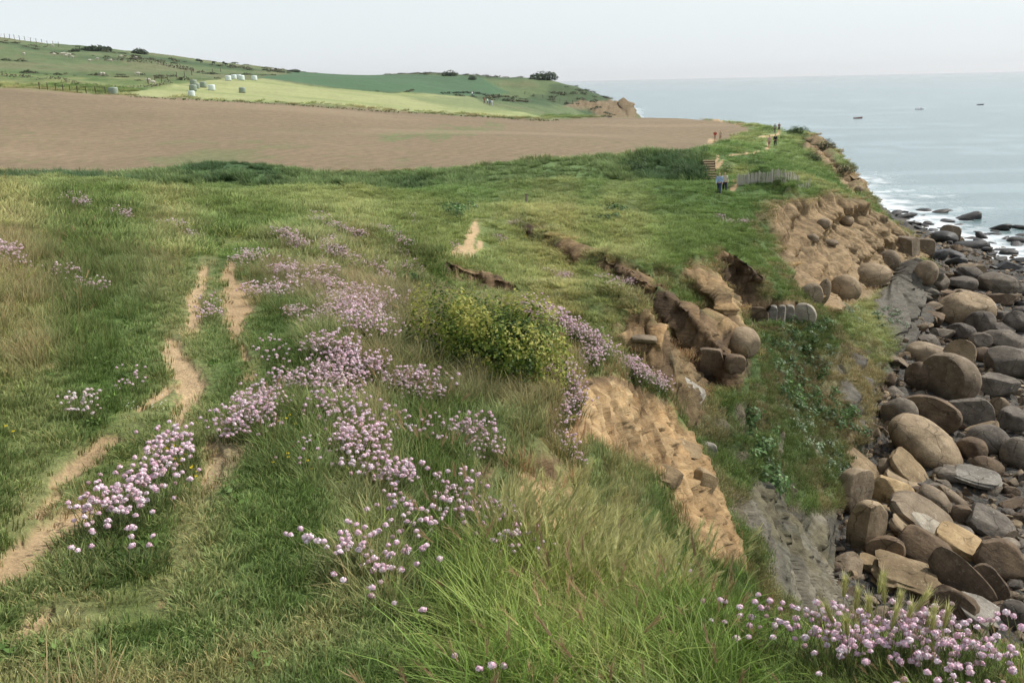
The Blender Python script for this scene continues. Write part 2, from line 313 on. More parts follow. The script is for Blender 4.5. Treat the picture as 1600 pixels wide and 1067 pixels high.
#N3 = fbm(A * 14, L * 6, oct=4, seed=77)
def poly(p, y0=0, y1=9e9, feather=8, warp=12):
    u = U + warp * N1 + .4 * warp * NF; v = W + .6 * warp * N2 + .25 * warp * NF
    p = np.array(p, float); out = np.zeros(U.shape)
    m = (Y > y0) & (Y < y1) & (u > p[:, 0].min() - feather) & (u < p[:, 0].max() + feather) & (v > p[:, 1].min() - feather) & (v < p[:, 1].max() + feather)
    uu, vv = u[m], v[m]; ins = np.zeros(uu.shape, bool); d = np.full(uu.shape, 1e9)
    for (ax, ay), (bx, by) in zip(p, np.roll(p, -1, 0)):
        c = ((ay > vv) != (by > vv)) & (uu < (bx - ax) * (vv - ay) / ((by - ay) or 1e-9) + ax); ins ^= c
        t = np.clip(((uu - ax) * (bx - ax) + (vv - ay) * (by - ay)) / ((bx - ax) ** 2 + (by - ay) ** 2 + 1e-9), 0, 1)
        d = np.minimum(d, np.hypot(uu - ax - t * (bx - ax), vv - ay - t * (by - ay)))
    out[m] = sstep(-feather, feather, np.where(ins, d, -d)); return out
def stroke(p, w, y0=0, y1=9e9, soft=.35, warp=.5):
    """p: (u, v, halfwidth)"""
    out = np.zeros(U.shape)
    for (ax, ay, aw), (bx, by, bw) in zip(p, p[1:]):
        k = max(aw, bw) * w
        m = (Y > y0) & (Y < y1) & (U > min(ax, bx) - 2 * k - 8) & (U < max(ax, bx) + 2 * k + 8) & (W > min(ay, by) - 2 * k - 8) & (W < max(ay, by) + 2 * k + 8)
        uu = U[m] + N1[m] * k * warp + NF[m] * k * .5; vv = W[m] + N2[m] * k * warp
        t = np.clip(((uu - ax) * (bx - ax) + (vv - ay) * (by - ay)) / ((bx - ax) ** 2 + (by - ay) ** 2 + 1e-9), 0, 1)
        hw = (aw + t * (bw - aw)) * w
        d = np.hypot(uu - ax - t * (bx - ax), (vv - ay - t * (by - ay))) / hw
        out[m] = np.maximum(out[m], sstep(1 + soft, 1 - soft, d))
    return out

path = np.maximum.reduce([
    stroke([(-60, 935, 34), (20, 880, 28), (75, 838, 25), (140, 800, 19), (165, 788, 10)], 1),
    stroke([(85, 752, 8), (110, 735, 13), (160, 692, 14), (185, 684, 7)], 1), stroke([(60, 800, 7), (90, 772, 10)], 1),
    stroke([(215, 640, 5), (240, 620, 7), (262, 606, 6)], 1),
    stroke([(276, 655, 10), (290, 630, 14), (295, 600, 24), (283, 570, 20), (270, 545, 15), (262, 530, 8)], 1),
    stroke([(300, 512, 9), (308, 485, 12), (306, 462, 11), (316, 440, 9), (318, 418, 6)], 1),
    stroke([(366, 520, 7), (372, 490, 20), (370, 465, 24), (360, 440, 14), (357, 418, 7), (362, 408, 3)], 1),
    stroke([(368, 528, 5), (385, 556, 7)], .8), stroke([(372, 590, 5), (398, 583, 6)], .8), stroke([(345, 655, 4), (372, 648, 5)], .8),
    stroke([(330, 745, 14), (338, 720, 12), (330, 696, 9)], 1), stroke([(0, 1005, 14), (60, 968, 16), (80, 955, 6)], .9), stroke([(248, 945, 4), (268, 928, 7)], .8),
    stroke([(75, 572, 4), (95, 568, 5)], .8), stroke([(0, 575, 4), (14, 580, 4)], .8), stroke([(395, 330, 2), (305, 412, 1)], .01),
    stroke([(712, 390, 9), (730, 376, 9), (744, 358, 6)], 1, 30, 60), stroke([(734, 390, 6), (750, 377, 5)], 1, 30, 60),
    stroke([(1142, 302, 3), (1156, 294, 2)], 1, 70), stroke([(1104, 259, 5), (1118, 256, 4), (1130, 248, 2)], 1, 95), stroke([(1117, 252, 2), (1122, 243, 2)], 1, 95),
    stroke([(1196, 234, 2.5), (1202, 228, 2.5), (1200, 222, 1.5)], 1, 110), stroke([(1110, 222, 5), (1117, 222, 3)], .8, 120), stroke([(1186, 216, 1.6), (1214, 211, 2), (1218, 205, 2)], 1, 120),
    stroke([(1115, 186, 3), (1128, 188, 3)], .8, 180), stroke([(1136, 243, 1.2), (1186, 237, 1.2)], 1, 110)])
path *= sstep(-.75, -.35, NF + path * .5)
worn = np.maximum.reduce([stroke([(150, 795, 22), (200, 750, 20), (245, 712, 18), (284, 655, 16), (296, 600, 28), (268, 535, 18), (300, 512, 14), (308, 470, 16), (318, 415, 10), (345, 385, 10), (395, 372, 8)], 1.3, 0, 26), stroke([(20, 830, 26), (95, 745, 24), (185, 685, 22), (262, 606, 16), (275, 545, 14)], 1.2, 0, 26),
    stroke([(365, 525, 14), (385, 556, 14), (395, 586, 14), (372, 650, 16), (338, 700, 18), (318, 755, 18), (250, 935, 22), (60, 985, 30)], 1.2, 0, 26), stroke([(357, 418, 10), (370, 470, 34), (366, 525, 12)], 1.2, 0, 26), .8 * stroke([(744, 358, 5), (790, 343, 6), (835, 330, 6), (900, 318, 5)], 1, 40, 80)]) * (1 - path)

ochre = np.maximum.reduce([
    poly([(872, 618), (905, 592), (955, 588), (1010, 603), (1045, 628), (1060, 660), (1095, 690), (1125, 760), (1172, 885), (1100, 870), (1060, 812), (1030, 745), (1000, 724), (960, 706), (925, 690), (890, 690), (868, 668)], 6, 13, 6, 16),
    poly([(800, 770), (818, 735), (852, 722), (872, 742), (905, 788), (925, 835), (880, 850), (810, 830)], 4.5, 8, 8, 20),
    poly([(1025, 500), (1042, 500), (1052, 565), (1066, 640), (1040, 640), (1010, 560), (960, 522), (985, 508)], 20, 31, 5, 10),
    poly([(1060, 428), (1085, 417), (1112, 432), (1135, 466), (1148, 510), (1165, 545), (1150, 560), (1120, 530), (1095, 492), (1075, 445)], 34, 46, 4, 6),
    poly([(1188, 322), (1215, 315), (1235, 308), (1262, 307), (1300, 305), (1335, 315), (1365, 332), (1400, 357), (1432, 380), (1442, 402), (1415, 422), (1390, 442), (1350, 472), (1320, 490), (1285, 482), (1250, 462), (1215, 405), (1195, 355)], 60, 104, 5, 8),
    poly([(1252, 226), (1275, 212), (1303, 240), (1325, 268), (1348, 300), (1325, 304), (1305, 282), (1285, 252)], 105, 175, 3, 5),
    poly([(880, 166), (905, 157), (950, 159), (970, 150), (988, 163), (992, 184), (960, 186), (935, 181), (922, 170)], 340, 400, 2, 3)])
brown = np.maximum.reduce([  # brown soil; shade of the spur face and the recess is painted in too
    poly([(650, 390), (700, 407), (760, 427), (808, 438), (802, 456), (750, 452), (700, 432), (660, 414)], 28, 36, 3, 6),
    poly([(796, 347), (850, 359), (900, 384), (950, 407), (1000, 429), (1027, 444), (1015, 482), (985, 458), (945, 436), (900, 410), (850, 384), (805, 364)], 33, 53, 3, 6),
    poly([(1020, 446), (1045, 456), (1080, 475), (1112, 512), (1150, 548), (1160, 565), (1142, 606), (1100, 606), (1072, 585), (1048, 545), (1030, 500)], 30, 38, 4, 8),
    .85 * poly([(955, 508), (1015, 478), (1030, 450), (1062, 472), (1112, 514), (1162, 562), (1150, 612), (1104, 622), (1080, 662), (1044, 655), (1000, 562)], 20, 38, 5, 14),
    poly([(1112, 398), (1120, 390), (1152, 394), (1186, 424), (1192, 476), (1150, 500), (1128, 452)], 40, 55, 4, 6),
    poly([(1116, 394), (1150, 398), (1182, 425), (1186, 470), (1240, 472), (1272, 486), (1268, 514), (1200, 520), (1140, 520), (1125, 470)], 44, 55, 4, 6),
    poly([(812, 722), (850, 708), (870, 722), (858, 745), (825, 745)], 4.5, 9, 8, 14), poly([(740, 735), (775, 735), (770, 790), (745, 790)], 4.5, 8, 8, 14),
    poly([(880, 598), (950, 586), (1040, 622), (1040, 632), (950, 597), (885, 612)], 6, 13, 4, 5)])
brown = brown * np.where((Y > 28) & (Y < 52) & (U < 1030), sstep(-.5, -.1, N2 + .5 * NF), 1)
grey = np.maximum.reduce([
    poly([(1115, 650), (1180, 610), (1262, 690), (1335, 750), (1340, 850), (1200, 800)], 24, 52, 8, 20) * sstep(.05, .3, N2 + .4 * NF), poly([(1300, 520), (1380, 560), (1400, 640), (1370, 690), (1320, 640)], 45, 75, 8, 20) * sstep(.18, .4, N1 + .4 * NF),
    poly([(1362, 476), (1398, 430), (1428, 408), (1452, 430), (1455, 490), (1445, 530), (1415, 552), (1385, 520)], 62, 96, 5, 8),
    poly([(1130, 790), (1165, 740), (1215, 745), (1240, 790), (1300, 800), (1345, 850), (1345, 960), (1240, 960), (1190, 890)], 22, 46, 10, 25) * .9,
    poly([(1380, 620), (1410, 560), (1440, 520), (1450, 540), (1420, 600), (1400, 700), (1380, 720)], 50, 80, 6, 10) * .8])
plough = poly([(-600, 269), (0, 269), (300, 270), (600, 265), (760, 258), (900, 249), (1010, 242), (1075, 239), (1110, 228), (1150, 213), (1172, 205), (1160, 196), (1130, 189), (1060, 183), (1000, 182), (940, 184), (868, 189), (750, 182), (600, 173), (450, 163), (300, 155), (180, 147), (0, 138), (-600, 105)], 93, 320, 2, 3)
meadow = poly([(185, 147), (270, 135), (350, 123), (410, 124), (480, 134), (600, 144), (690, 149), (735, 151), (760, 163), (800, 173), (868, 187), (750, 181), (600, 172), (450, 162), (300, 154)], 196, 345, 1.5, 3)
crop = poly([(398, 122), (470, 113), (600, 116), (700, 120), (755, 122), (795, 145), (740, 150), (600, 143), (480, 132)], 285, 470, 1.5, 2)
# shore: beyond the cliff foot at low height
foot = np.array([H(1250, 34, 2)[:2], PZ(1290, 930, 1.9)[:2], PZ(1310, 850, 1.8)[:2], PZ(1312, 780, 1.9)[:2], PZ(1335, 730, 1.8)[:2], PZ(1385, 690, 1.6)[:2], PZ(1412, 575, 1.7)[:2], PZ(1445, 525, 1.7)[:2], PZ(1448, 440, 1.8)[:2], PZ(1425, 378, 1.8)[:2], H(1385, 130, 1.2)[:2], H(1300, 180, .8)[:2]])
beach = sstep(2.9, 2.0, Z + .5 * N2) * (X > 6)
turf = poly([(-80, 1120), (-80, 720), (0, 610), (150, 560), (230, 480), (280, 400), (330, 372), (405, 368), (385, 420), (400, 480), (480, 520), (430, 600), (375, 680), (420, 750), (510, 780), (560, 830), (500, 900), (600, 960), (700, 1000), (770, 1120)], 0, 26, 22, 30)
lush = poly([(700, 1150), (680, 960), (715, 880), (800, 850), (950, 850), (1150, 870), (1300, 940), (1640, 990), (1700, 1150)], 1, 7, 20, 30)
dry = np.maximum(.15 * poly([(-80, 302), (200, 310), (330, 320), (372, 350), (280, 380), (220, 450), (-80, 560)], 8, 45, 25, 40), poly([(400, 370), (540, 345), (660, 385), (665, 450), (640, 520), (560, 510), (470, 470), (410, 440)], 8, 40, 15, 30) * .75)
dry = np.maximum(dry, .55 * poly([(640, 450), (760, 440), (880, 500), (880, 600), (760, 640), (600, 620), (560, 560)], 5, 14, 20, 30))
hedge = poly([(-600, 293), (0, 290), (300, 291), (600, 289), (800, 288), (945, 279), (1100, 280), (1098, 241), (1000, 243), (930, 247), (850, 254), (760, 259), (600, 266), (300, 271), (0, 271), (-600, 271)], 83, 106, 2, 4)

gx, gy = grad(Z); slope = np.hypot(gx, gy)
bare0 = np.maximum.reduce([ochre, brown, grey * .9])
cl = np.clip(np.maximum(bare0, sstep(1.5, 2.2, slope) * (Z > 2.5) * (Y > 12) * .7), 0, 1)
# ------------------------------------------------------------------ relief detail
amp = np.clip(RR, 3, 90)
hum = .018 * fbm(X / .35, Y / .35, oct=3, seed=3) + .05 * fbm(X / 1.3, Y / 1.3, oct=3, seed=4) * sstep(2, 7, RR) + (.6 * fbm(X / 4.5, Y / 4.5, oct=4, seed=6) + 1.0 * fbm(X / 13, Y / 13, oct=2, seed=17) * sstep(45, 55, RR)) * sstep(13, 34, RR) * (.5 + .5 * sstep(110, 80, RR)) + .11 * fbm(X / 1.6, Y / 1.6, oct=2, seed=16) * sstep(20, 40, RR) + .9 * fbm(X / 40, Y / 40, oct=3, seed=8) * sstep(150, 320, RR)
flat = np.maximum.reduce([plough, meadow, crop])
Z += hum * (1 - cl) * (1 - beach) * (1 - .8 * flat) * (1 - .5 * turf) - .025 * path * sstep(60, 20, RR)
clb = blur2(cl, 2)
rk = fbm(X / (.05 * amp), Y / (.05 * amp), Z / (.35 * amp), oct=4, seed=21)            # runnels
st = fbm(X / (.5 * amp), Y / (.5 * amp), Z / (.011 * amp), oct=3, seed=23)              # strata
lump = fbm(X / (.022 * amp), Y / (.022 * amp), Z / (.022 * amp), oct=4, seed=27)
def blocks(x, y, z, seed):
    ix, iy, iz = np.floor(x), np.floor(y), np.floor(z); best = np.full(x.shape, 9.0); sec = best.copy(); val = np.zeros(x.shape)
    for a in (-1, 0, 1):
        for b_ in (-1, 0, 1):
            for c_ in (-1, 0, 1):
                jx, jy, jz = (ix + a).astype(np.int64), (iy + b_).astype(np.int64), (iz + c_).astype(np.int64)
                d = (jx + .5 + .42 * _hash(jx, jy, jz, seed) - x) ** 2 + (jy + .5 + .42 * _hash(jx, jy, jz, seed + 1) - y) ** 2 + (jz + .5 + .42 * _hash(jx, jy, jz, seed + 2) - z) ** 2
                nb = d < best; sec = np.where(nb, best, np.minimum(sec, d)); val = np.where(nb, _hash(jx, jy, jz, seed + 3), val); best = np.where(nb, d, best)
    return val, np.sqrt(sec) - np.sqrt(best)
bm_ = clb > .03; blk = np.zeros(X.shape); crk = np.ones(X.shape)
wx_, wy_, wz_ = [q[bm_] / (s_ * amp[bm_]) for q, s_ in ((X, .017), (Y, .017), (Z, .011))]
blk[bm_], crk[bm_] = blocks(wx_ + .5 * lump[bm_], wy_ + .5 * lump[bm_], wz_ + .3 * lump[bm_], 3)
rk2 = fbm(X / (.012 * amp), Y / (.012 * amp), Z / (.12 * amp), oct=3, seed=25)
slipc = sstep(14, 12, Y)
sc_ = (X * .65 + Y * .76) + .5 * lump
fl1 = 1 - 2.2 * np.abs(fbm(sc_ / .95, sc_ * 0 + Z / 14, oct=2, seed=201)); fl2 = 1 - 2.2 * np.abs(fbm(sc_ / .34, Z / 5, oct=2, seed=203))
fluted = ochre * sstep(32, 36, Y) * sstep(106, 103, Y); flute = fluted * (.44 * fl1 + .17 * fl2) * (.55 + .45 * sstep(40, 70, Y))
push = flute + clb * amp * (1 - .6 * slipc) * (1 - .5 * fluted) * ((.0055 * blk - .004 * sstep(.16, .0, crk)) * (1 + .7 * slipc * sstep(18.9, 17.9, Z)) * (1 - .55 * sstep(60, 66, RR)) + (.006 + .012 * sstep(60, 66, RR) * (Z > 3)) * (1 - 2.4 * np.abs(rk2)) + .004 * blk * grey) - blur2(brown, 3) * amp * (.003 + .006 * sstep(44.5, 46, Y)) * sstep(20, 30, RR) + clb * amp * ((.003 + .002 * sstep(20, 30, RR)) * (1 - 2.2 * np.abs(rk)) + .0045 * np.tanh(5 * st) + (.0015 + .003 * sstep(14, 20, RR)) * lump)
gl = np.hypot(gx, gy) + 1e-6
hx, hy = -gx / gl, -gy / gl
k = sstep(.35, .9, slope)
X += hx * push * k; Y += hy * push * k; Z += push * (1 - k) * .4 + clb * lump * amp * .002
shag = (1 - clb) * (Z > 2.6) * sstep(.5, 1.0, slope) * sstep(12, 26, RR)
shn = fbm(X / 1.1, Y / 1.1, Z / 1.1, oct=4, seed=41)
X += hx * shag * shn * .9; Y += hy * shag * shn * .9
Z += beach * .25 * fbm(X / .9, Y / .9, oct=3, seed=9)

# ------------------------------------------------------------------ colours per vertex: albedo, with some shade painted in
def c3(r, g, b):                       # display values 0..255 to linear
    f = lambda x: ((x / 255 + .055) / 1.055) ** 2.4 if x > 10 else x / 3294.6
    return np.array([f(r), f(g), f(b)])
def mixc(c, m, to): return c * (1 - m[..., None]) + to * m[..., None]
gA = fbm(X / (.09 * amp), Y / (.09 * amp), oct=4, seed=51); gB = fbm(X / (.3 * amp), Y / (.3 * amp), oct=3, seed=52); gC = fbm(X / 30, Y / 30, oct=4, seed=53)
base = np.broadcast_to(c3(101, 119, 68), X.shape + (3,)).copy()
base = mixc(base, sstep(-.1, .35, gA + .3 * gB), c3(78, 98, 46))
base = mixc(base, sstep(.0, .4, -gA + .5 * gB) * .8, c3(134, 130, 84))
base = mixc(base, dry * (.55 + .35 * gA), c3(124, 122, 84))
base = mixc(base, turf * .75, mixc(mixc(np.broadcast_to(c3(98, 117, 62), X.shape + (3,)), sstep(-.05, .3, gA), c3(74, 97, 42)), sstep(.02, .36, -gA) * .5, c3(134, 130, 82)))
base = mixc(base, worn * .5, mixc(np.broadcast_to(c3(144, 138, 92), X.shape + (3,)), sstep(-.1, .4, gA), c3(112, 116, 66)))
base = mixc(base, lush * .8, mixc(np.broadcast_to(c3(106, 120, 62), X.shape + (3,)), sstep(-.1, .3, gA), c3(84, 106, 48)))
base = mixc(base, hedge * .9, mixc(np.broadcast_to(c3(96, 120, 70), X.shape + (3,)), sstep(-.1, .4, gB + gA), c3(66, 92, 56)))
far = sstep(60, 80, Y) * (1 - hedge)
base = mixc(base, sstep(26, 36, RR) * (1 - hedge) * .5 * sstep(75, 65, Y), mixc(np.broadcast_to(c3(124, 132, 80), X.shape + (3,)), sstep(-.05, .4, gB + .5 * gA), c3(92, 110, 58)))
base = mixc(base, far * .6, mixc(mixc(np.broadcast_to(c3(112, 130, 80), X.shape + (3,)), sstep(-.1, .4, gC + .5 * gA), c3(84, 108, 60)), sstep(.1, .4, gB - .3 * gA) * .6, c3(136, 138, 92)))
hill = sstep(250, 300, Y)
base = mixc(base, hill * .85, mixc(mixc(np.broadcast_to(c3(92, 108, 70), X.shape + (3,)), sstep(-.05, .3, gC + .6 * gB), c3(64, 84, 54)), sstep(.0, .4, -gC + .7 * gA) * .7, c3(118, 114, 84)))
steep = sstep(.7, 1.1, slope) * (Z > 2.5) * (X > 3) * sstep(14, 22, RR)
sl_ = mixc(mixc(np.broadcast_to(c3(116, 110, 76), X.shape + (3,)), sstep(-.15, .25, shn + .4 * gB), c3(84, 102, 54)), sstep(.0, .35, fbm(X / 3, Y / 3, Z / 3, oct=4, seed=73)) * .75, c3(122, 104, 80))
base = mixc(base, steep * .8, sl_)
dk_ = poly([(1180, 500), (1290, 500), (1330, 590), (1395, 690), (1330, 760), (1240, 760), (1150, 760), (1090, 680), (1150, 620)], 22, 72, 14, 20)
base = base * (1 - .3 * dk_)[..., None]  # shade over the lower slope, painted into the ground colour
base = mixc(base, poly([(1270, 560), (1330, 540), (1400, 600), (1390, 690), (1330, 690), (1290, 640)], 40, 75, 10, 30) * .7, c3(128, 116, 84))
pl_c = mixc(mixc(np.broadcast_to(c3(130, 113, 88), X.shape + (3,)), sstep(-.3, .5, gC) * .5, c3(116, 102, 80)), sstep(.25, .5, fbm(X / 16, Y / 7, oct=4, seed=61) + .1 * NF) * .55 * sstep(170, 110, Y) + .7 * poly([(590, 215), (640, 206), (720, 200), (790, 196), (770, 204), (690, 213), (620, 219)], 90, 250, 3, 25), c3(104, 116, 72))
pl_c = mixc(pl_c, sstep(.22, .5, fbm(X / 2.2, Y / 1.2, oct=4, seed=65)) * .5 * sstep(220, 120, Y), c3(108, 112, 72))
pl_c = mixc(pl_c, sstep(.1, .5, fbm(X / 60, Y / 22, oct=3, seed=66)) * .45, c3(150, 132, 104))
base = mixc(base, plough, pl_c)
base = mixc(base, meadow, mixc(mixc(np.broadcast_to(c3(152, 155, 106), X.shape + (3,)), sstep(-.1, .4, fbm(X / 40, Y / 9, oct=3, seed=63)) * .8, c3(132, 142, 88)), poly([(625, 150), (735, 152), (840, 172), (800, 176), (700, 168)], 200, 340, 3, 4) * .8, c3(114, 126, 82)))
base = mixc(base, crop, mixc(np.broadcast_to(c3(74, 102, 70), X.shape + (3,)), sstep(-.1, .5, gC), c3(68, 94, 64)))
oc = mixc(mixc(np.broadcast_to(c3(172, 143, 102), X.shape + (3,)), sstep(.0, .4, st + .3 * lump) * .6, c3(164, 128, 84)), sstep(.05, .45, lump) * .5, c3(190, 164, 122))
oc = mixc(oc, sstep(.1, .02, crk) * .45, c3(106, 86, 60))
oc = mixc(oc, sstep(.25, .7, np.abs(rk2) * 2) * .5, c3(116, 94, 64))  # runnel crevices darkened in colour, as if shaded
oc = mixc(oc, sstep(.2, .6, blk) * .35, c3(194, 170, 130))
oc = mixc(oc, sstep(.2, .5, -rk) * .55, c3(120, 98, 68))
oc = mixc(oc, fluted * sstep(.55, -.1, fl1) * .7, c3(92, 74, 52))  # painted shade: colour darkens in the grooves between flutes
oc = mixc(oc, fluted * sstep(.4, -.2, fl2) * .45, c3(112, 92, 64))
oc = mixc(oc, sstep(300, 330, Y) * .7, c3(104, 96, 74))
oc = mixc(oc, sstep(60, 70, Y) * (.5 + .25 * sstep(1240, 1380, U)), c3(142, 124, 96))
oc = mixc(oc, sstep(-.1, .3, fbm(X / 2.5, Y / 2.5, Z / 6, oct=3, seed=71)) * .45 * sstep(20, 40, RR), c3(122, 102, 72))
oc = mixc(oc, sstep(14, 12, Y) * sstep(18.6, 17.4, Z) * .45, c3(150, 122, 84))
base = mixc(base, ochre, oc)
base = mixc(base, np.clip(brown, 0, 1), mixc(mixc(np.broadcast_to(c3(122, 100, 72), X.shape + (3,)), sstep(-.1, .4, lump), c3(84, 68, 50)), sstep(.1, .5, st) * .6, c3(148, 122, 86)))
gr_c = mixc(mixc(np.broadcast_to(c3(104, 99, 88), X.shape + (3,)), sstep(-.1, .4, st), c3(74, 70, 62)), sstep(.1, .5, rk + lump * .5) * .7, c3(132, 124, 108))
gr_c = mixc(gr_c, sstep(50, 40, Y) * sstep(-.2, .3, N2 + shn) * .6, c3(104, 94, 70))
base = mixc(base, grey, gr_c)
base = mixc(base, path * (1 - flat * .0), mixc(np.broadcast_to(c3(188, 162, 124), X.shape + (3,)), sstep(-.2, .4, gA), c3(166, 140, 104)))
base = mixc(base, poly([(318, 770), (330, 700), (352, 680), (400, 672), (392, 700), (362, 740), (340, 770)], 2, 9, 8, 8) * .8, c3(160, 142, 110))
base = mixc(base, beach, mixc(np.broadcast_to(c3(96, 92, 84), X.shape + (3,)), sstep(-.1, .4, fbm(X / 1.4, Y / 1.4, oct=4, seed=81)), c3(62, 60, 56)))
wall_pl = sstep(0, .3, Z - 2)
CLS = np.zeros(X.shape, int)           # 0 grass 1 footpath 2 cliff 3 ploughed 4 meadow 5 crop 6 beach
CLS[flat > .5] = 3; CLS[meadow > .5] = 4; CLS[crop > .5] = 5
CLS[(np.maximum.reduce([ochre, brown, grey]) > .5)] = 2
CLS[path > .5] = 1; CLS[beach > .5] = 6

# ------------------------------------------------------------------ meshes of the ground, one object for each kind of surface
co = np.stack([X, Y, Z], -1).reshape(-1, 3).astype(np.float32)
idx = np.arange(NR * NA).reshape(NR, NA)
quads = np.stack([idx[:-1, :-1], idx[:-1, 1:], idx[1:, 1:], idx[1:, :-1]], -1).reshape(-1, 4)
e1 = co[quads[:, 2]] - co[quads[:, 0]]; e2 = co[quads[:, 3]] - co[quads[:, 1]]
fn = np.cross(e1, e2)
flip = fn[:, 2].mean() < 0
if flip: quads = quads[:, ::-1]; fn = -fn
vn = np.zeros((len(co), 3))
for c in range(4): np.add.at(vn, quads[:, c], fn)
vn /= np.linalg.norm(vn, axis=1, keepdims=True) + 1e-12
qcls = CLS.reshape(-1)[quads[:, 0]]
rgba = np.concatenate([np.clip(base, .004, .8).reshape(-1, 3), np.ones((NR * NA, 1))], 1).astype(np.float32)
def new_mesh(name, co, faces, n=4):
    me = bpy.data.meshes.new(name); me.vertices.add(len(co)); me.vertices.foreach_set('co', np.ascontiguousarray(co, np.float32).ravel())
    faces = np.ascontiguousarray(faces, np.int32)
    me.loops.add(faces.size); me.loops.foreach_set('vertex_index', faces.ravel())
    me.polygons.add(len(faces)); me.polygons.foreach_set('loop_start', np.arange(0, faces.size, n, dtype=np.int32)); me.update(calc_edges=True); return me
def ground_part(name, cls, mat, label=None):
    q = quads[qcls == cls]
    if not len(q): return
    used, inv = np.unique(q, return_inverse=True)
    me = new_mesh(name, co[used], inv.reshape(-1, 4)); me.shade_smooth()
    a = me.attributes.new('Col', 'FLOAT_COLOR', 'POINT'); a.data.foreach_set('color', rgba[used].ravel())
    me.normals_split_custom_set_from_vertices(vn[used])
    me.materials.append(mat); o = bpy.data.objects.new(name, me); COL.objects.link(o); o['kind'] = 'structure'
    if label: o['label'] = label
    return o
ground_part('grass_ground', 0, M_GRASSLAND); ground_part('footpath', 1, M_SOIL); ground_part('cliff', 2, M_CLIFF)
ground_part('ploughed_field', 3, M_PLOUGH); ground_part('hay_meadow', 4, M_MEADOW); ground_part('crop_field', 5, M_MEADOW); ground_part('beach', 6, M_BEACH)
print('ground', time.time() - T0)
def ground_zv(x, y):
    a = np.arctan2(x, y); l = np.log(np.hypot(x, y))
    j = np.clip(np.searchsorted(az, a) - 1, 0, NA - 2); i = np.clip(np.searchsorted(lr, l) - 1, 0, NR - 2)
    ta = np.clip((a - az[j]) / (az[j + 1] - az[j]), 0, 1); tl = np.clip((l - lr[i]) / (lr[i + 1] - lr[i]), 0, 1)
    return (Z[i, j] * (1 - ta) + Z[i, j + 1] * ta) * (1 - tl) + (Z[i + 1, j] * (1 - ta) + Z[i + 1, j + 1] * ta) * tl
bpy.context.view_layer.update()
_G = [o for o in COL.objects if o.type == 'MESH']
def _cast(o, d, far=2000):
    best = None
    for g_ in _G:
        ok, loc, _n, _i = g_.ray_cast(o, d, distance=far)
        if ok and (best is None or (loc - o).length < (best - o).length): best = loc
    return best
def ground_z(x, y):
    """height of the ground under world x, y"""
    if y > 112: return float(ground_zv(np.array([x]), np.array([y]))[0])
    p_ = _cast(Vector((x, y, 120)), Vector((0, 0, -1)), 300); return p_.z if p_ is not None else -9.0
def ground_hit(u, v, y0=1.2, y1=900):
    """first ground met along one line of sight, at least y0 metres out"""
    d = ray(u, v); t = y0 / d[1]; o_ = Vector((d[0] * t, y0, CAMZ + d[2] * t)); p_ = _cast(o_, Vector(d).normalized(), 1500)
    return None if p_ is None else (p_.x, p_.y, p_.z)
# ------------------------------------------------------------------ sea and haze
sa = np.linspace(R(-20), R(80), 420); sl = np.concatenate([np.linspace(math.log(22), math.log(260), 420, endpoint=False), np.linspace(math.log(260), math.log(16000), 120)])
SA, SL = np.meshgrid(sa, sl); SR = np.exp(SL); SX = SR * np.sin(SA); SY = SR * np.cos(SA)
gz = np.where(SR < 950, ground_zv(SX, SY), -9)
wv = fbm(SX / 9, SY / 5, oct=4, seed=91)
near_s = sstep(260, 90, SR)
SZ = near_s * (.16 * wv + .05 * fbm(SX / 1.5, SY / 1.2, oct=3, seed=93))
fo = .85 * sstep(-1.3, -.1, gz + .9 * fbm(SX / 7, SY / 3.0, oct=3, seed=95)) * sstep(-.25, .35, fbm(SX / 1.6, SY / 1.0, oct=4, seed=97) + .45 * sstep(-1.0, -.2, gz))
streak = sstep(.12, .4, fbm((SX * .8 + SY * .25) / 60, SY / 9, oct=4, seed=99)) * .5
si = np.arange(SR.size).reshape(SR.shape); sq = np.stack([si[:-1, :-1], si[:-1, 1:], si[1:, 1:], si[1:, :-1]], -1).reshape(-1, 4)[:, ::-1]
sme = new_mesh('sea', np.stack([SX, SY, SZ], -1).reshape(-1, 3), sq); sme.shade_smooth()
a = sme.attributes.new('Col', 'FLOAT_COLOR', 'POINT'); a.data.foreach_set('color', np.stack([fo, streak, fo * 0, fo * 0 + 1], -1).astype(np.float32).ravel())
m, nt, b = mat('sea_water'); p = geo(nt); sep = nt.nodes.new('ShaderNodeSeparateColor'); nt.links.new(attr(nt, 'Col'), sep.inputs[0])
big = noise(nt, 1, 5, .6, mapping(nt, p, (.006, .03, 1)))
wc = ramp(nt, big, [(.3, tuple(c3(84, 108, 107))), (.7, tuple(c3(108, 131, 129)))])
wc = mul(nt, wc, tuple(c3(150, 172, 172)), mathn(nt, 'MULTIPLY', sep.outputs[1], .6), 'MIX')
wc = mul(nt, wc, (.8, .82, .82), sep.outputs[0], 'MIX'); nt.links.new(wc, b.inputs['Base Color'])
b.inputs['Specular IOR Level'].default_value = .5; nt.links.new(mathn(nt, 'MULTIPLY_ADD', sep.outputs[0], .5, .22), b.inputs['Roughness'])
h1 = noise(nt, 1, 5, .6, mapping(nt, p, (.35, .7, 1), (0, 0, R(20)))); bump(nt, b, h1, .55, .35)
sme.materials.append(m); o = bpy.data.objects.new('sea', sme); COL.objects.link(o); o['kind'] = 'structure'

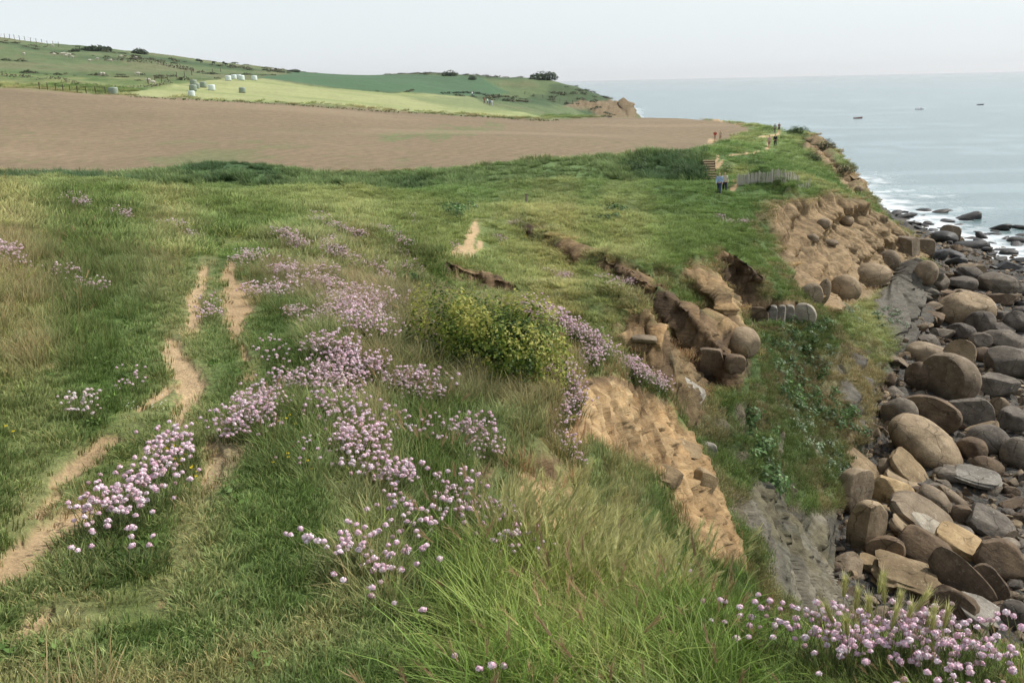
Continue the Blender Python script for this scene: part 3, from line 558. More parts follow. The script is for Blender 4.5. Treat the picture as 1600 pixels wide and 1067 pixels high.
hme = bpy.data.meshes.new('sea_haze'); hb = bmesh.new(); bmesh.ops.create_cube(hb, size=1); hb.to_mesh(hme); hb.free()
o = bpy.data.objects.new('sea_haze', hme); COL.objects.link(o); o['kind'] = 'stuff'; o['label'] = 'thin pale haze hanging over the sea and the far fields'
o.scale = (20000, 15900, 160); o.location = (5000, 120 + 7950, 60)
m = bpy.data.materials.new('haze'); m.use_nodes = True; nt = m.node_tree; nt.nodes.remove(nt.nodes['Principled BSDF'])
vs = nt.nodes.new('ShaderNodeVolumeScatter'); vs.inputs['Density'].default_value = .0001; vs.inputs['Color'].default_value = (.93, .97, 1, 1); vs.inputs['Anisotropy'].default_value = .2
nt.links.new(vs.outputs[0], nt.nodes['Material Output'].inputs['Volume']); hme.materials.append(m)
# ------------------------------------------------------------------ grass: tufts of blades, scattered as uncountable cover
def blades(n, rad, h0, h1, wd, lean, root, tip, seed, ears=0, wind=(-.25, .1), spread=1.0, earcol=None):
    g = np.random.default_rng(seed); V, F, C = [], [], []
    for i in range(n):
        a = g.uniform(0, 2 * math.pi); r = rad * math.sqrt(g.uniform()); bx, by = r * math.cos(a), r * math.sin(a)
        h = g.uniform(h0, h1); la = a + g.normal(0, .7); ln = lean * h * g.uniform(.3, 1.3) * spread
        tx, ty = math.cos(la) * ln + wind[0] * h * g.uniform(.4, 1.2), math.sin(la) * ln + wind[1] * h
        sa_ = g.uniform(0, math.pi); wx, wy = math.cos(sa_) * wd * .5, math.sin(sa_) * wd * .5
        k = len(V); cj = g.uniform(.8, 1.2); yel = g.uniform() < .18
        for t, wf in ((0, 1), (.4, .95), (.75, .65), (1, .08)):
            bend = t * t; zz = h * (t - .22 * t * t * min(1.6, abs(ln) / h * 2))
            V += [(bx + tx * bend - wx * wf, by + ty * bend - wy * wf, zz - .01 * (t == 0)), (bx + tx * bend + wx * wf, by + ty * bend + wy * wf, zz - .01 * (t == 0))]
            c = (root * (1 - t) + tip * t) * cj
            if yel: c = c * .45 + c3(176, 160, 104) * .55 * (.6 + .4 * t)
            C += [c, c]
        F += [(k + 2 * s, k + 2 * s + 1, k + 2 * s + 3, k + 2 * s + 2) for s in range(3)]
        if i < ears:                      # an ear: short awns fanning off the upper stalk
            top = np.array([bx + tx, by + ty, h * (1 - .22 * min(1.6, abs(ln) / h * 2))]); ax = np.array([tx * .9, ty * .9, h * .55]); ax /= np.linalg.norm(ax)
            el = g.uniform(.05, .075)
            for q in range(16):
                tt = q / 16; p0 = top + ax * (tt - .25) * el; an = g.uniform(0, 2 * math.pi)
                side = np.cross(ax, [math.cos(an), math.sin(an), .2]); side /= np.linalg.norm(side); d = ax * .9 + side * .38; d *= g.uniform(.03, .05)
                w2 = np.cross(d, side); w2 = w2 / (np.linalg.norm(w2) + 1e-9) * .0016
                k = len(V); V += [tuple(p0 - w2), tuple(p0 + w2), tuple(p0 + d + w2 * .3), tuple(p0 + d - w2 * .3)]; F.append((k, k + 1, k + 2, k + 3))
                c = (earcol if earcol is not None else c3(190, 186, 128)) * g.uniform(.85, 1.15); C += [c] * 4
            k = len(V); s2 = np.array([.004, .003, 0]); V += [tuple(top - ax * el * .3 - s2), tuple(top - ax * el * .3 + s2), tuple(top + ax * el * .8 + s2 * .5), tuple(top + ax * el * .8 - s2 * .5)]; F.append((k, k + 1, k + 2, k + 3)); C += [c] * 4
    return np.array(V), np.array(F), np.array(C)
def mesh_col(name, V, F, C, mats, smooth=False, midx=None):
    me = new_mesh(name, V, F)
    a = me.attributes.new('Col', 'FLOAT_COLOR', 'POINT'); a.data.foreach_set('color', np.concatenate([np.clip(C, 0, 1), np.ones((len(C), 1))], 1).astype(np.float32).ravel())
    for m_ in (mats if isinstance(mats, (list, tuple)) else [mats]): me.materials.append(m_)
    if midx is not None: me.polygons.foreach_set('material_index', np.asarray(midx, np.int32))
    if smooth: me.shade_smooth()
    return me
PROTO = bpy.data.collections.new('seedlings')   # tuft shapes the scatter copies; not linked to the scene
def proto_set(name, meshes):
    c = bpy.data.collections.new(name)
    for i, me in enumerate(meshes): c.objects.link(bpy.data.objects.new('%s_tuft' % name, me))
    return c
def scatter(name, coll, pos, scale, tint, tilt=.15, label=None, aniso=None, yaw=None):
    n = len(pos); me = bpy.data.meshes.new(name); me.vertices.add(n); me.vertices.foreach_set('co', np.asarray(pos, np.float32).ravel())
    rot = np.stack([rng.normal(0, tilt, n), rng.normal(0, tilt, n), rng.uniform(-.9, .9, n) if yaw is None else yaw], -1)
    a = me.attributes.new('rot', 'FLOAT_VECTOR', 'POINT'); a.data.foreach_set('vector', rot.astype(np.float32).ravel())
    sc3 = np.repeat(np.asarray(scale)[:, None], 3, 1)
    if aniso is not None: sc3 = sc3 * aniso
    a = me.attributes.new('scl', 'FLOAT_VECTOR', 'POINT'); a.data.foreach_set('vector', sc3.astype(np.float32).ravel())
    a = me.attributes.new('tint', 'FLOAT_VECTOR', 'POINT'); a.data.foreach_set('vector', np.asarray(tint, np.float32).ravel())
    a = me.attributes.new('pick', 'INT', 'POINT'); a.data.foreach_set('value', rng.integers(0, len(coll.objects), n).astype(np.int32))
    me.update(); o = bpy.data.objects.new(name, me); COL.objects.link(o); o['kind'] = 'stuff'
    if label: o['label'] = label
    ng = bpy.data.node_groups.new(name, 'GeometryNodeTree'); ng.interface.new_socket('Geometry', in_out='INPUT', socket_type='NodeSocketGeometry'); ng.interface.new_socket('Geometry', in_out='OUTPUT', socket_type='NodeSocketGeometry')
    gi, go = ng.nodes.new('NodeGroupInput'), ng.nodes.new('NodeGroupOutput')
    m2p = ng.nodes.new('GeometryNodeMeshToPoints'); iop = ng.nodes.new('GeometryNodeInstanceOnPoints'); ci = ng.nodes.new('GeometryNodeCollectionInfo')
    ci.inputs['Collection'].default_value = coll; ci.inputs['Separate Children'].default_value = True; ci.inputs['Reset Children'].default_value = True
    iop.inputs['Pick Instance'].default_value = True
    def na(nm, t):
        q = ng.nodes.new('GeometryNodeInputNamedAttribute'); q.data_type = t; q.inputs['Name'].default_value = nm; return q.outputs['Attribute']
    e2r = ng.nodes.new('FunctionNodeEulerToRotation'); ng.links.new(na('rot', 'FLOAT_VECTOR'), e2r.inputs[0])
    ng.links.new(gi.outputs[0], m2p.inputs[0]); ng.links.new(m2p.outputs[0], iop.inputs['Points']); ng.links.new(ci.outputs[0], iop.inputs['Instance'])
    ng.links.new(na('pick', 'INT'), iop.inputs['Instance Index']); ng.links.new(e2r.outputs[0], iop.inputs['Rotation']); ng.links.new(na('scl', 'FLOAT_VECTOR'), iop.inputs['Scale'])
    ng.links.new(iop.outputs[0], go.inputs[0]); md = o.modifiers.new('scatter', 'NODES'); md.node_group = ng
    return o
# sampling the ground by surface area and cover density
QC = quads[:, [0, 1, 2, 3]]
qarea = np.linalg.norm(fn, axis=1) * .5
qv = QC[:, 0]
inview = (np.abs(A.reshape(-1)[qv]) < R(33))
fz = Z.reshape(-1)[qv]; fr = RR.reshape(-1)[qv]; fslope = slope.reshape(-1)[qv]
def fld(a): return a.reshape(-1)[qv]
def sample(weight, dens, rmin, rmax, cap=200000):
    wgt = np.where(inview & (fr > rmin) & (fr < rmax), weight * qarea * dens, 0); tot = wgt.sum(); n = int(min(cap, tot))
    cs = np.cumsum(wgt); pick = np.searchsorted(cs, rng.uniform(0, cs[-1], n)); pick = np.minimum(pick, len(wgt) - 1)
    a, b = rng.uniform(size=(2, n, 1)); q = QC[pick]
    p = co[q[:, 0]] * (1 - a) * (1 - b) + co[q[:, 1]] * a * (1 - b) + co[q[:, 2]] * a * b + co[q[:, 3]] * (1 - a) * b
    return p, pick
bf = base.reshape(-1, 3)[qv]
bushc = P(765, 575, 8.0); bushy = sstep(.72, .45, np.hypot(X - bushc[0], (Y - 8.05) * 1.1))
stony = np.maximum.reduce([poly([(318, 770), (330, 700), (352, 680), (400, 672), (392, 700), (362, 740), (340, 770)], 2, 9, 8, 8), poly([(190, 1008), (240, 1008), (240, 1040), (190, 1040)], 2, 5, 6, 6), poly([(240, 928), (280, 928), (276, 955), (240, 955)], 2, 6, 6, 6), poly([(300, 775), (345, 772), (345, 795), (300, 795)], 2, 7, 5, 5)])
drift = poly([(1150, 930), (1640, 930), (1700, 1150), (1150, 1150)], 1, 5, 20, 20)
grassy = np.clip(1 - np.maximum.reduce([np.maximum.reduce([ochre, brown, np.clip(grey * 1.3, 0, 1)]), path * 1.15, blur2(path, 7) * 3 * sstep(18, 24, RR), worn * .75, beach, flat, bushy, stony * .9]), 0, 1).reshape(-1)[qv] ** 1.5
MEANG = c3(104, 118, 66)
def tint_of(pick, jit=.16, k=.95):
    t = (bf[pick] / MEANG) ** k; return np.clip(t * rng.uniform(1 - jit, 1 + jit, (len(pick), 1)), .25, 2.2)
gr, gt = c3(86, 100, 52), c3(160, 171, 108)
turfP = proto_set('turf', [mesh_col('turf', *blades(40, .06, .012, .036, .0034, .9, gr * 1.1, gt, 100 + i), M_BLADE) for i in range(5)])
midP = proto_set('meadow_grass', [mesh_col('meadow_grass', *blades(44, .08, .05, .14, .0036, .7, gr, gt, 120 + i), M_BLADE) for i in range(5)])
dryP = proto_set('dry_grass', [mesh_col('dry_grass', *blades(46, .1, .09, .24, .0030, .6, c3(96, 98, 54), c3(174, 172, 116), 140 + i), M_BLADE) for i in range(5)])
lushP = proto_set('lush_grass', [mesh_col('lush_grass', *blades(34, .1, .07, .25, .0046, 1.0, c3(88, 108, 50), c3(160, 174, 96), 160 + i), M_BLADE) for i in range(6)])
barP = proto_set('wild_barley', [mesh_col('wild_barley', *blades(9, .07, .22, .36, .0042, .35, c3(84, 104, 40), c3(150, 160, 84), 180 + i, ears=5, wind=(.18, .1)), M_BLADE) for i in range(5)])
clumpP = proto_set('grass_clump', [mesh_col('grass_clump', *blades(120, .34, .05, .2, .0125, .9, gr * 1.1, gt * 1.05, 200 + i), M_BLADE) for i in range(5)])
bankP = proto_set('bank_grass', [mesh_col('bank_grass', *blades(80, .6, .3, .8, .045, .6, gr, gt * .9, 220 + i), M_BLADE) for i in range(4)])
tf, lf, df, hf, stf = fld(turf), fld(lush), fld(dry), fld(hedge), fld(steep)
walk = np.clip(1.15 - 1.0 * tf, .0, 1)
p, k = sample(grassy * np.clip(tf + .15, 0, 1) * (1 - .6 * lf), 1500 / (1 + (fr / 3.2) ** 2), 1.6, 22, 70000)
scatter('short_turf', turfP, p, rng.uniform(.6, 1.25, len(p)) * (1 + fr[k] / 22), tint_of(k), label='short trodden turf along the worn track')
p, k = sample(grassy * np.clip(1 - .985 * tf, 0, 1) * (1 - .4 * lf) * (1 - .3 * df), 260 / (1 + (fr / 5) ** 2), 1.6, 30, 42000)
scatter('meadow_grass', midP, p, rng.uniform(.6, 1.2, len(p)) * (1 - .4 * fld(drift)[k]) * (1 + fr[k] / 40), tint_of(k), label='knee-low green grass on the slope above the cliff')
p, k = sample(grassy * np.clip(df + .25 * (1 - tf) * (1 - lf) + .3 * lf, 0, 1) * (1 - .9 * tf), (60 + 80 * sstep(4.5, 7, fr)) / (1 + (fr / 7) ** 2), 2, 40, 24000)
scatter('dry_grass', dryP, p, rng.uniform(.6, 1.15, len(p)) * (1 - .5 * fld(drift)[k]) * (1 + fr[k] / 60), tint_of(k), label='dry straw-tinted grass among the pink flowers')
p, k = sample(grassy * lf * (.45 + .55 * sstep(-.15, .25, fld(gA)))  , 400 / (1 + (fr / 4) ** 2), 1.7, 8, 9000)
scatter('lush_grass', lushP, p, rng.uniform(.6, 1.15, len(p)) * (1 - .62 * fld(drift)[k]), tint_of(k), label='tall lush grass at the cliff edge')
broadP = proto_set('broad_grass', [mesh_col('broad_grass', *blades(14, .08, .06, .17, .0085, .9, c3(84, 106, 46), c3(150, 168, 84), 240 + i), M_BLADE) for i in range(4)])
stalkP = proto_set('dead_stalks', [mesh_col('dead_stalks', *blades(5, .07, .2, .36, .0026, .5, c3(150, 134, 92), c3(196, 178, 130), 250 + i, ears=3, earcol=c3(170, 146, 108)), M_BLADE) for i in range(4)])
p, k = sample(grassy * np.clip(lf + .35 * (1 - tf), 0, 1) * (1 - .7 * tf), 190 / (1 + (fr / 4) ** 2), 1.7, 14, 10000)
scatter('broad_grass', broadP, p, rng.uniform(.6, 1.2, len(p)) * (1 - .4 * fld(drift)[k]), tint_of(k, .25), .3, label='broad-bladed grass mixed into the cliff-edge sward')
p, k = sample(grassy * np.clip(lf * .8 + .5 * (1 - tf) * sstep(0, .3, fld(gA)), 0, 1) * (1 - tf), 26 / (1 + (fr / 6) ** 2), 1.8, 22, 2600)
scatter('dead_stalks', stalkP, p, rng.uniform(.6, 1.1, len(p)) * (1 - .5 * fld(drift)[k]), np.ones((len(p), 3)) * rng.uniform(.8, 1.2, (len(p), 1)), .25, label='dead flower stalks and seed heads standing in the grass')
bar_w = fld(np.maximum(poly([(740, 840), (830, 810), (1000, 830), (1150, 870), (1150, 960), (1000, 1000), (800, 960)], 2, 6, 25, 30), poly([(1280, 960), (1360, 940), (1480, 970), (1480, 1010), (1300, 1000)], 2, 6, 15, 20)))
p, k = sample(bar_w, 55 + fr * 0, 1.8, 6, 420)
scatter('wild_barley', barP, p, rng.uniform(.75, 1.15, len(p)), np.ones((len(p), 3)) * rng.uniform(.85, 1.2, (len(p), 1)), tilt=.12, label='whiskery wild barley ears above the tall grass')
p, k = sample(grassy * (1 - hf) * (1 - .9 * tf * (fr < 26)) * np.clip(1.25 - fslope * .2, .75, 1), 36 / (1 + (fr / 26) ** 2), 15, 240, 90000)
scatter('grass_clumps', clumpP, p, rng.uniform(.6, 1.25, len(p)) * (.8 + fr[k] / 90), tint_of(k, .2) * np.array([1.15, 1.18, 1.08]), label='tussocky grass over the cliff slopes and the bench')
p, k = sample(grassy * hf, 2.6 + fr * 0, 80, 108, 5200)
scatter('bank_grass', bankP, p, rng.uniform(.55, 1.25, len(p)) * (.8 + .5 * fbm(p[:, 0] / 6, p[:, 1] / 6, oct=2, seed=15)), tint_of(k, .2), label='rank green growth on the bank below the ploughed field')
print('grass', time.time() - T0)

# broad-leaved creeping growth on the lower cliff slopes
def leafclump(n, rx, ry, rz, size, cols, seed, up=.4):
    g = np.random.default_rng(seed); V, F, C = [], [], []
    for i in range(n):
        d = g.normal(size=3); d /= np.linalg.norm(d); d[2] = abs(d[2]) * .9 + .02
        p0 = d * [rx, ry, rz] * g.uniform(.55, 1.05); nrm = d + [0, 0, up] + g.normal(0, .45, 3); nrm /= np.linalg.norm(nrm)
        t = np.cross(nrm, g.normal(size=3)); t /= np.linalg.norm(t); s_ = np.cross(nrm, t); sz = size * g.uniform(.6, 1.3)
        k = len(V); V += [tuple(p0 - t * sz), tuple(p0 + s_ * sz * .55), tuple(p0 + t * sz), tuple(p0 - s_ * sz * .55)]; F.append((k, k + 1, k + 2, k + 3))
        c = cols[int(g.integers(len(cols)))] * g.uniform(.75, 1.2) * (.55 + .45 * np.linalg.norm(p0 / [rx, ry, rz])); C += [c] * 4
    return np.array(V), np.array(F), np.array(C)
ivyP = proto_set('creeper', [mesh_col('creeper', *leafclump(90, .55, .55, .4, .09, [c3(88, 116, 64), c3(106, 132, 78), c3(72, 98, 54)], 300 + i), M_IVY) for i in range(4)])
weedP = proto_set('weeds', [mesh_col('weeds', *leafclump(26, .07, .07, .06, .018, [c3(92, 120, 56), c3(110, 136, 68), c3(78, 104, 46)], 310 + i), M_IVY) for i in range(4)])
p, k = sample(grassy * np.clip(lf + .5 * tf + .3, 0, 1), 22 / (1 + (fr / 5) ** 2), 1.7, 14, 3200); scatter('low_weeds', weedP, p, rng.uniform(.35, .85, len(p)), rng.uniform(.75, 1.25, (len(p), 1)) * [[1, 1, 1]], .3, 'low broad-leaved weeds dotted through the sward')
tusP = proto_set('hill_scrub', [mesh_col('hill_scrub', *leafclump(70, 1.6, 1.2, .5, .24, [c3(84, 92, 60), c3(70, 82, 52), c3(104, 98, 72)], 340 + i), M_IVY) for i in range(4)])
p, k = sample(fld(hill * (1 - flat) * sstep(.0, .25, gB + .5 * gC)), .028 + fr * 0, 255, 520, 2600); scatter('hill_scrub', tusP, p, rng.uniform(.4, 1.6, len(p)), rng.uniform(.8, 1.3, (len(p), 1)) * [[1, 1, 1]], .1, 'rough scrubby tussocks mottling the far hill pasture')
palP = proto_set('sea_cabbage', [mesh_col('sea_cabbage', *leafclump(60, .42, .42, .28, .085, [c3(150, 164, 132), c3(110, 134, 92), c3(190, 198, 172), c3(88, 112, 70)], 320 + i), M_IVY) for i in range(3)])
iv = fld(np.maximum.reduce([poly([(1195, 520), (1240, 500), (1290, 510), (1270, 560), (1300, 620), (1370, 690), (1300, 670), (1220, 630), (1190, 580)], 36, 68, 8, 20), poly([(1150, 640), (1180, 640), (1195, 700), (1190, 770), (1165, 740), (1150, 690)], 24, 42, 6, 14), poly([(930, 330), (975, 325), (985, 350), (945, 355)], 50, 70, 4, 8), poly([(880, 690), (930, 700), (1040, 790), (1030, 830), (960, 800)], 6, 11, 6, 20) * 0, poly([(680, 335), (720, 325), (735, 345), (705, 352)], 40, 70, 3, 6)]))
p, k = sample(iv, 1.9 + fr * 0, 20, 75, 3200); scatter('creeper_cover', ivyP, p, rng.uniform(.5, 1.2, len(p)), rng.uniform(.75, 1.3, (len(p), 1)) * [[1, 1, 1]], .4, 'dark green creeper covering the gully below the cliff')
pw = fld(np.maximum.reduce([poly([(1205, 600), (1250, 620), (1330, 740), (1300, 760), (1240, 700)], 28, 56, 8, 20), poly([(1215, 535), (1270, 530), (1300, 560), (1250, 600), (1215, 580)], 40, 62, 6, 16), poly([(1360, 485), (1395, 480), (1400, 510), (1370, 510)], 60, 90, 4, 8), poly([(1310, 480), (1345, 485), (1350, 510), (1310, 505)], 60, 80, 4, 8)]))
p, k = sample(pw, 2.0 + fr * 0, 20, 90, 2200); scatter('pale_cliff_plants', palP, p, rng.uniform(.4, 1.1, len(p)), rng.uniform(.8, 1.25, (len(p), 1)) * [[1, 1, 1]], .4, 'pale grey-green leafy plants spread over the lower slope')
# ------------------------------------------------------------------ naming helpers
def tag(o, label=None, cat=None, group=None, kind=None):
    for k_, v_ in (('label', label), ('category', cat), ('group', group), ('kind', kind)):
        if v_: o[k_] = v_
    return o
def empty(name, loc, rz=0):
    o = bpy.data.objects.new(name, None); o.empty_display_size = .1; COL.objects.link(o); o.location = loc; o.rotation_euler = (0, 0, rz); return o
def put(name, me, loc=(0, 0, 0), parent=None, rot=(0, 0, 0), scale=(1, 1, 1)):
    o = bpy.data.objects.new(name, me); COL.objects.link(o); o.location = loc; o.rotation_euler = rot; o.scale = scale
    if parent is not None: o.parent = parent
    return o

# ------------------------------------------------------------------ rocks
def rock_mat(name, a, b_, c, lich, wet=0, lay=1.0):
    m, nt, b = mat(name); b.inputs['Roughness'].default_value = .88 - .45 * wet; b.inputs['Specular IOR Level'].default_value = .25 + .3 * wet
    oc_ = coord(nt); oi = nt.nodes.new('ShaderNodeObjectInfo'); rnd_ = oi.outputs['Random']
    va = nt.nodes.new('ShaderNodeVectorMath'); va.operation = 'ADD'; nt.links.new(oc_, va.inputs[0])
    cx = nt.nodes.new('ShaderNodeCombineXYZ'); nt.links.new(mathn(nt, 'MULTIPLY', rnd_, 37), cx.inputs[0]); nt.links.new(mathn(nt, 'MULTIPLY', rnd_, 91), cx.inputs[1]); nt.links.new(cx.outputs[0], va.inputs[1]); p = va.outputs[0]
    col = ramp(nt, noise(nt, 1.1, 6, .62, p), [(.28, a), (.5, b_), (.74, c)])
    col = mul(nt, col, ramp(nt, noise(nt, 1, 5, .7, mapping(nt, p, (.5, .5, 6), (.25, .2, 0))), grey2(1 - .32 * lay, 1 + .2 * lay)))
    col = mul(nt, col, ramp(nt, noise(nt, 11, 5, .7, p), grey2(.72, 1.2)))
    col = mul(nt, col, ramp(nt, rnd_, [(0, (.72, .72, .74)), (.5, (1, 1, 1)), (1, (1.2, 1.16, 1.08))]))
    col = mul(nt, col, lich, ramp(nt, noise(nt, 3.2, 6, .75, p), [(.58, (0, 0, 0)), (.68, (.55, .55, .55))]), 'MIX')
    vo = nt.nodes.new('ShaderNodeTexVoronoi'); vo.feature = 'DISTANCE_TO_EDGE'; vo.inputs['Scale'].default_value = .85
    wv_ = nt.nodes.new('ShaderNodeMix'); wv_.data_type = 'RGBA'; wv_.blend_type = 'LINEAR_LIGHT'; wv_.inputs[0].default_value = .18; nt.links.new(p, wv_.inputs[6]); tn = nt.nodes.new('ShaderNodeTexNoise'); tn.inputs['Scale'].default_value = 2.2; tn.inputs['Detail'].default_value = 5; nt.links.new(p, tn.inputs[0]); nt.links.new(tn.outputs[1], wv_.inputs[7]); nt.links.new(wv_.outputs[2], vo.inputs['Vector'])
    crk_ = mathn(nt, 'MAXIMUM', ramp(nt, vo.outputs[0], [(.0, (0, 0, 0)), (.03, (1, 1, 1))]), ramp(nt, noise(nt, .8, 2, .5, p), [(.46, (1, 1, 1)), (.56, (0, 0, 0))]))
    col = mul(nt, col, ramp(nt, crk_, [(0, (.38, .36, .34)), (1, (1, 1, 1))]))
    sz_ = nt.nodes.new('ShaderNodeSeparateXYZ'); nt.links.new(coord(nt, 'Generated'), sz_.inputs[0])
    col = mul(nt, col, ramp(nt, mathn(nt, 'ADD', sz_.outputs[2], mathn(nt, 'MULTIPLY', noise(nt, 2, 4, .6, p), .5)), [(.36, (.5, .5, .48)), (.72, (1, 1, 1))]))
    nt.links.new(col, b.inputs['Base Color'])
    h = mathn(nt, 'ADD', noise(nt, 5, 8, .68, p), mathn(nt, 'MULTIPLY', noise(nt, 1, 4, .7, mapping(nt, p, (.6, .6, 7), (.25, .2, 0))), .6 * lay)); bump(nt, b, h, .75, .06)
    return m
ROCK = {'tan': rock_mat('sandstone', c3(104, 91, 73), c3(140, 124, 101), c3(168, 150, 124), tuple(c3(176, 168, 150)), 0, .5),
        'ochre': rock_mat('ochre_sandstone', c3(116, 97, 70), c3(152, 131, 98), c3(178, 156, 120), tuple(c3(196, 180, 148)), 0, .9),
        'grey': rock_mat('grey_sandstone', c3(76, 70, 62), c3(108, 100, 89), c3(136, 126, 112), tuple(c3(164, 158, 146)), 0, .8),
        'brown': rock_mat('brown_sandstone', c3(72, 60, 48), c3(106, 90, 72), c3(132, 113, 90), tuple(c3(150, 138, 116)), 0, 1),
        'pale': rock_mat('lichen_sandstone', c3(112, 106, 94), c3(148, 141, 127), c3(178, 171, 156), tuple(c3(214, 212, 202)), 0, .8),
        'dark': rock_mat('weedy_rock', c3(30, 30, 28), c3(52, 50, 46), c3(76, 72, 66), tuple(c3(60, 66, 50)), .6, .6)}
def rock_mesh(name, seed, dims, cuts, mkey, rough=.1, boxy=0.0, sub=4, lay=0.0):
    g = np.random.default_rng(seed); bm = bmesh.new(); bmesh.ops.create_icosphere(bm, subdivisions=sub, radius=1)
    v = np.array([x.co for x in bm.verts])
    if boxy: v = v / (np.abs(v) ** (2 + boxy * 6)).sum(1, keepdims=True) ** (1 / (2 + boxy * 6))
    s_ = seed * 13.7
    r1 = fbm(v[:, 0] * .9 + s_, v[:, 1] * .9, v[:, 2] * .9, oct=2, seed=seed); r2 = fbm(v[:, 0] * 2.6, v[:, 1] * 2.6 + s_, v[:, 2] * 2.6, oct=4, seed=seed + 50)
    v = v * (1 + rough * 1.6 * r1 + rough * .7 * r2 + .012 * fbm(v[:, 0] * 9, v[:, 1] * 9 + s_, v[:, 2] * 9, oct=2, seed=seed + 70))[:, None]
    if lay:
        q = np.round(v[:, 2] * 3.5 + .3 * r1) ; hsh = vnoise(q * 3.1, q * 0 + s_, seed=seed); v[:, :2] *= (1 + lay * .16 * hsh)[:, None]
    for (nx, ny, nz, d) in cuts:
        n = np.array([nx, ny, nz], float); n /= np.linalg.norm(n); over = v @ n - d + .03 * r2; k_ = over > 0
        v[k_] -= np.outer(over[k_] * .97, n)
    if boxy or rough > .065:       # knocked-off corners
        for _ in range(int(g.integers(4, 9))):
            n = g.normal(size=3); n /= np.linalg.norm(n); d = np.max(v @ n) * g.uniform(.72, .93); over = v @ n - d; k_ = over > 0; v[k_] -= np.outer(over[k_] * .95, n)
    v = v * np.array(dims)
    for x, c in zip(bm.verts, v): x.co = c
    bm.normal_update()
    for e in bm.edges:
        if len(e.link_faces) == 2 and e.calc_face_angle(0) > R(32): e.smooth = False
    for f in bm.faces: f.smooth = True
    me = bpy.data.meshes.new(name); bm.to_mesh(me); bm.free(); me.materials.append(ROCK[mkey]); return me
def rock_at(name, u, v, w, h, tilt, cuts, mkey, label, depth=.8, rough=.09, boxy=0., lay=0., sub=4, embed=None, seed=None, cat='boulder', group=None, zlift=.0):
    """a rock standing where the photo shows it; w, h: its size seen from the viewpoint (image units at its distance)"""
    if embed is None:
        hit = ground_hit(u, v + .38 * h, 20)
        if hit is None: return None
        d = math.dist(hit, (0, 0, CAMZ)); s_ = d / FPX
        c = np.array(hit) + np.array([0, .25 * h * s_, .36 * h * s_ + zlift])
    else:
        hit = ground_hit(u, v, 6 if embed < 3 else 16)
        if hit is None: return None
        d = math.dist(hit, (0, 0, CAMZ)); s_ = d / FPX; c = np.array(hit) + np.array([0, 0, zlift]) + np.array([0, (embed - .5) * w * s_ * depth if embed < 3 else 0, 0]) - np.array([hit[0], hit[1], 0]) / math.hypot(hit[0], hit[1]) * w * s_ * .12
    sd_ = seed if seed is not None else int(u * 7 + v)
    me = rock_mesh(name, sd_, (w * s_ / 2, w * s_ / 2 * depth, h * s_ / 2), cuts, mkey, rough, boxy, sub, lay)
    az_ = math.atan2(c[0], c[1])
    o = put(name, me, c); o.rotation_euler = (Matrix.Rotation(-az_, 3, 'Z') @ Matrix.Rotation(R(tilt), 3, 'Y')).to_euler()
    return tag(o, label, cat, group)
RSPOTS = []
def B(*a, **k):
    o = rock_at('boulder', *a, **k)
    if o: RSPOTS.append((o.location.x, o.location.y, max(o.dimensions) * .5))
    return o
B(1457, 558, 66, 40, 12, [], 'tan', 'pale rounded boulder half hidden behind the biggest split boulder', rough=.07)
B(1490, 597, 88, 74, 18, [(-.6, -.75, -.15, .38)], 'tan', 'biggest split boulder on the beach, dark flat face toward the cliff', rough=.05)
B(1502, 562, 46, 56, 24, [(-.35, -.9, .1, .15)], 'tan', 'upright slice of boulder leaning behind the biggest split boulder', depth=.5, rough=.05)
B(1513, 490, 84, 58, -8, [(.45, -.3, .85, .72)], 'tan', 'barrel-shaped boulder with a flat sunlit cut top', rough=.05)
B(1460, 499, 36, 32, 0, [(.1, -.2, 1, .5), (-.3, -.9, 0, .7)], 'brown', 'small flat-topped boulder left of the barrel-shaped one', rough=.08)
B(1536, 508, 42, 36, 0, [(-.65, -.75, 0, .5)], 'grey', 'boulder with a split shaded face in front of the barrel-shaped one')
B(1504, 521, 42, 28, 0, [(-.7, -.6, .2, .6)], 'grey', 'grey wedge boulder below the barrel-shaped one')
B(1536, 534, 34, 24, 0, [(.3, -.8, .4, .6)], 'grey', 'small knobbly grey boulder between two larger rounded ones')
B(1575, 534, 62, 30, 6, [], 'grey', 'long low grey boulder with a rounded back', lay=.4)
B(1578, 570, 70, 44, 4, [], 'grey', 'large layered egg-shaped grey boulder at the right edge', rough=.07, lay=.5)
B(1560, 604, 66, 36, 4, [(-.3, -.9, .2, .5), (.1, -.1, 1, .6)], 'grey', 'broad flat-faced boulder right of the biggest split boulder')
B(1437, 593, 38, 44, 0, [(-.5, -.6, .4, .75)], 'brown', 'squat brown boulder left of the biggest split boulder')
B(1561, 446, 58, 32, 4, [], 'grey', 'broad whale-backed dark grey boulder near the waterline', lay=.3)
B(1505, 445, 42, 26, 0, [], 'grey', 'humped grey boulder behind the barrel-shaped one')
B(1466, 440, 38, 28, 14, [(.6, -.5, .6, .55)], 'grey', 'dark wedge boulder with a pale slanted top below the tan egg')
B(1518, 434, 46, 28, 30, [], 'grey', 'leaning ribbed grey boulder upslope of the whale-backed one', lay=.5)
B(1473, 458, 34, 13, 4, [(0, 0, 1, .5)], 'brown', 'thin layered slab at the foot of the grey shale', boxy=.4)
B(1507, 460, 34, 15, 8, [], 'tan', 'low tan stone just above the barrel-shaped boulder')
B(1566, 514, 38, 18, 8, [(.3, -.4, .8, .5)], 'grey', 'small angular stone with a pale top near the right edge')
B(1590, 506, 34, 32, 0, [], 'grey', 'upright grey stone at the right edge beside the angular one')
B(1407, 650, 50, 50, 0, [(-.5, -.7, 0, .7)], 'grey', 'dark shaded boulder against the foot of the slope')
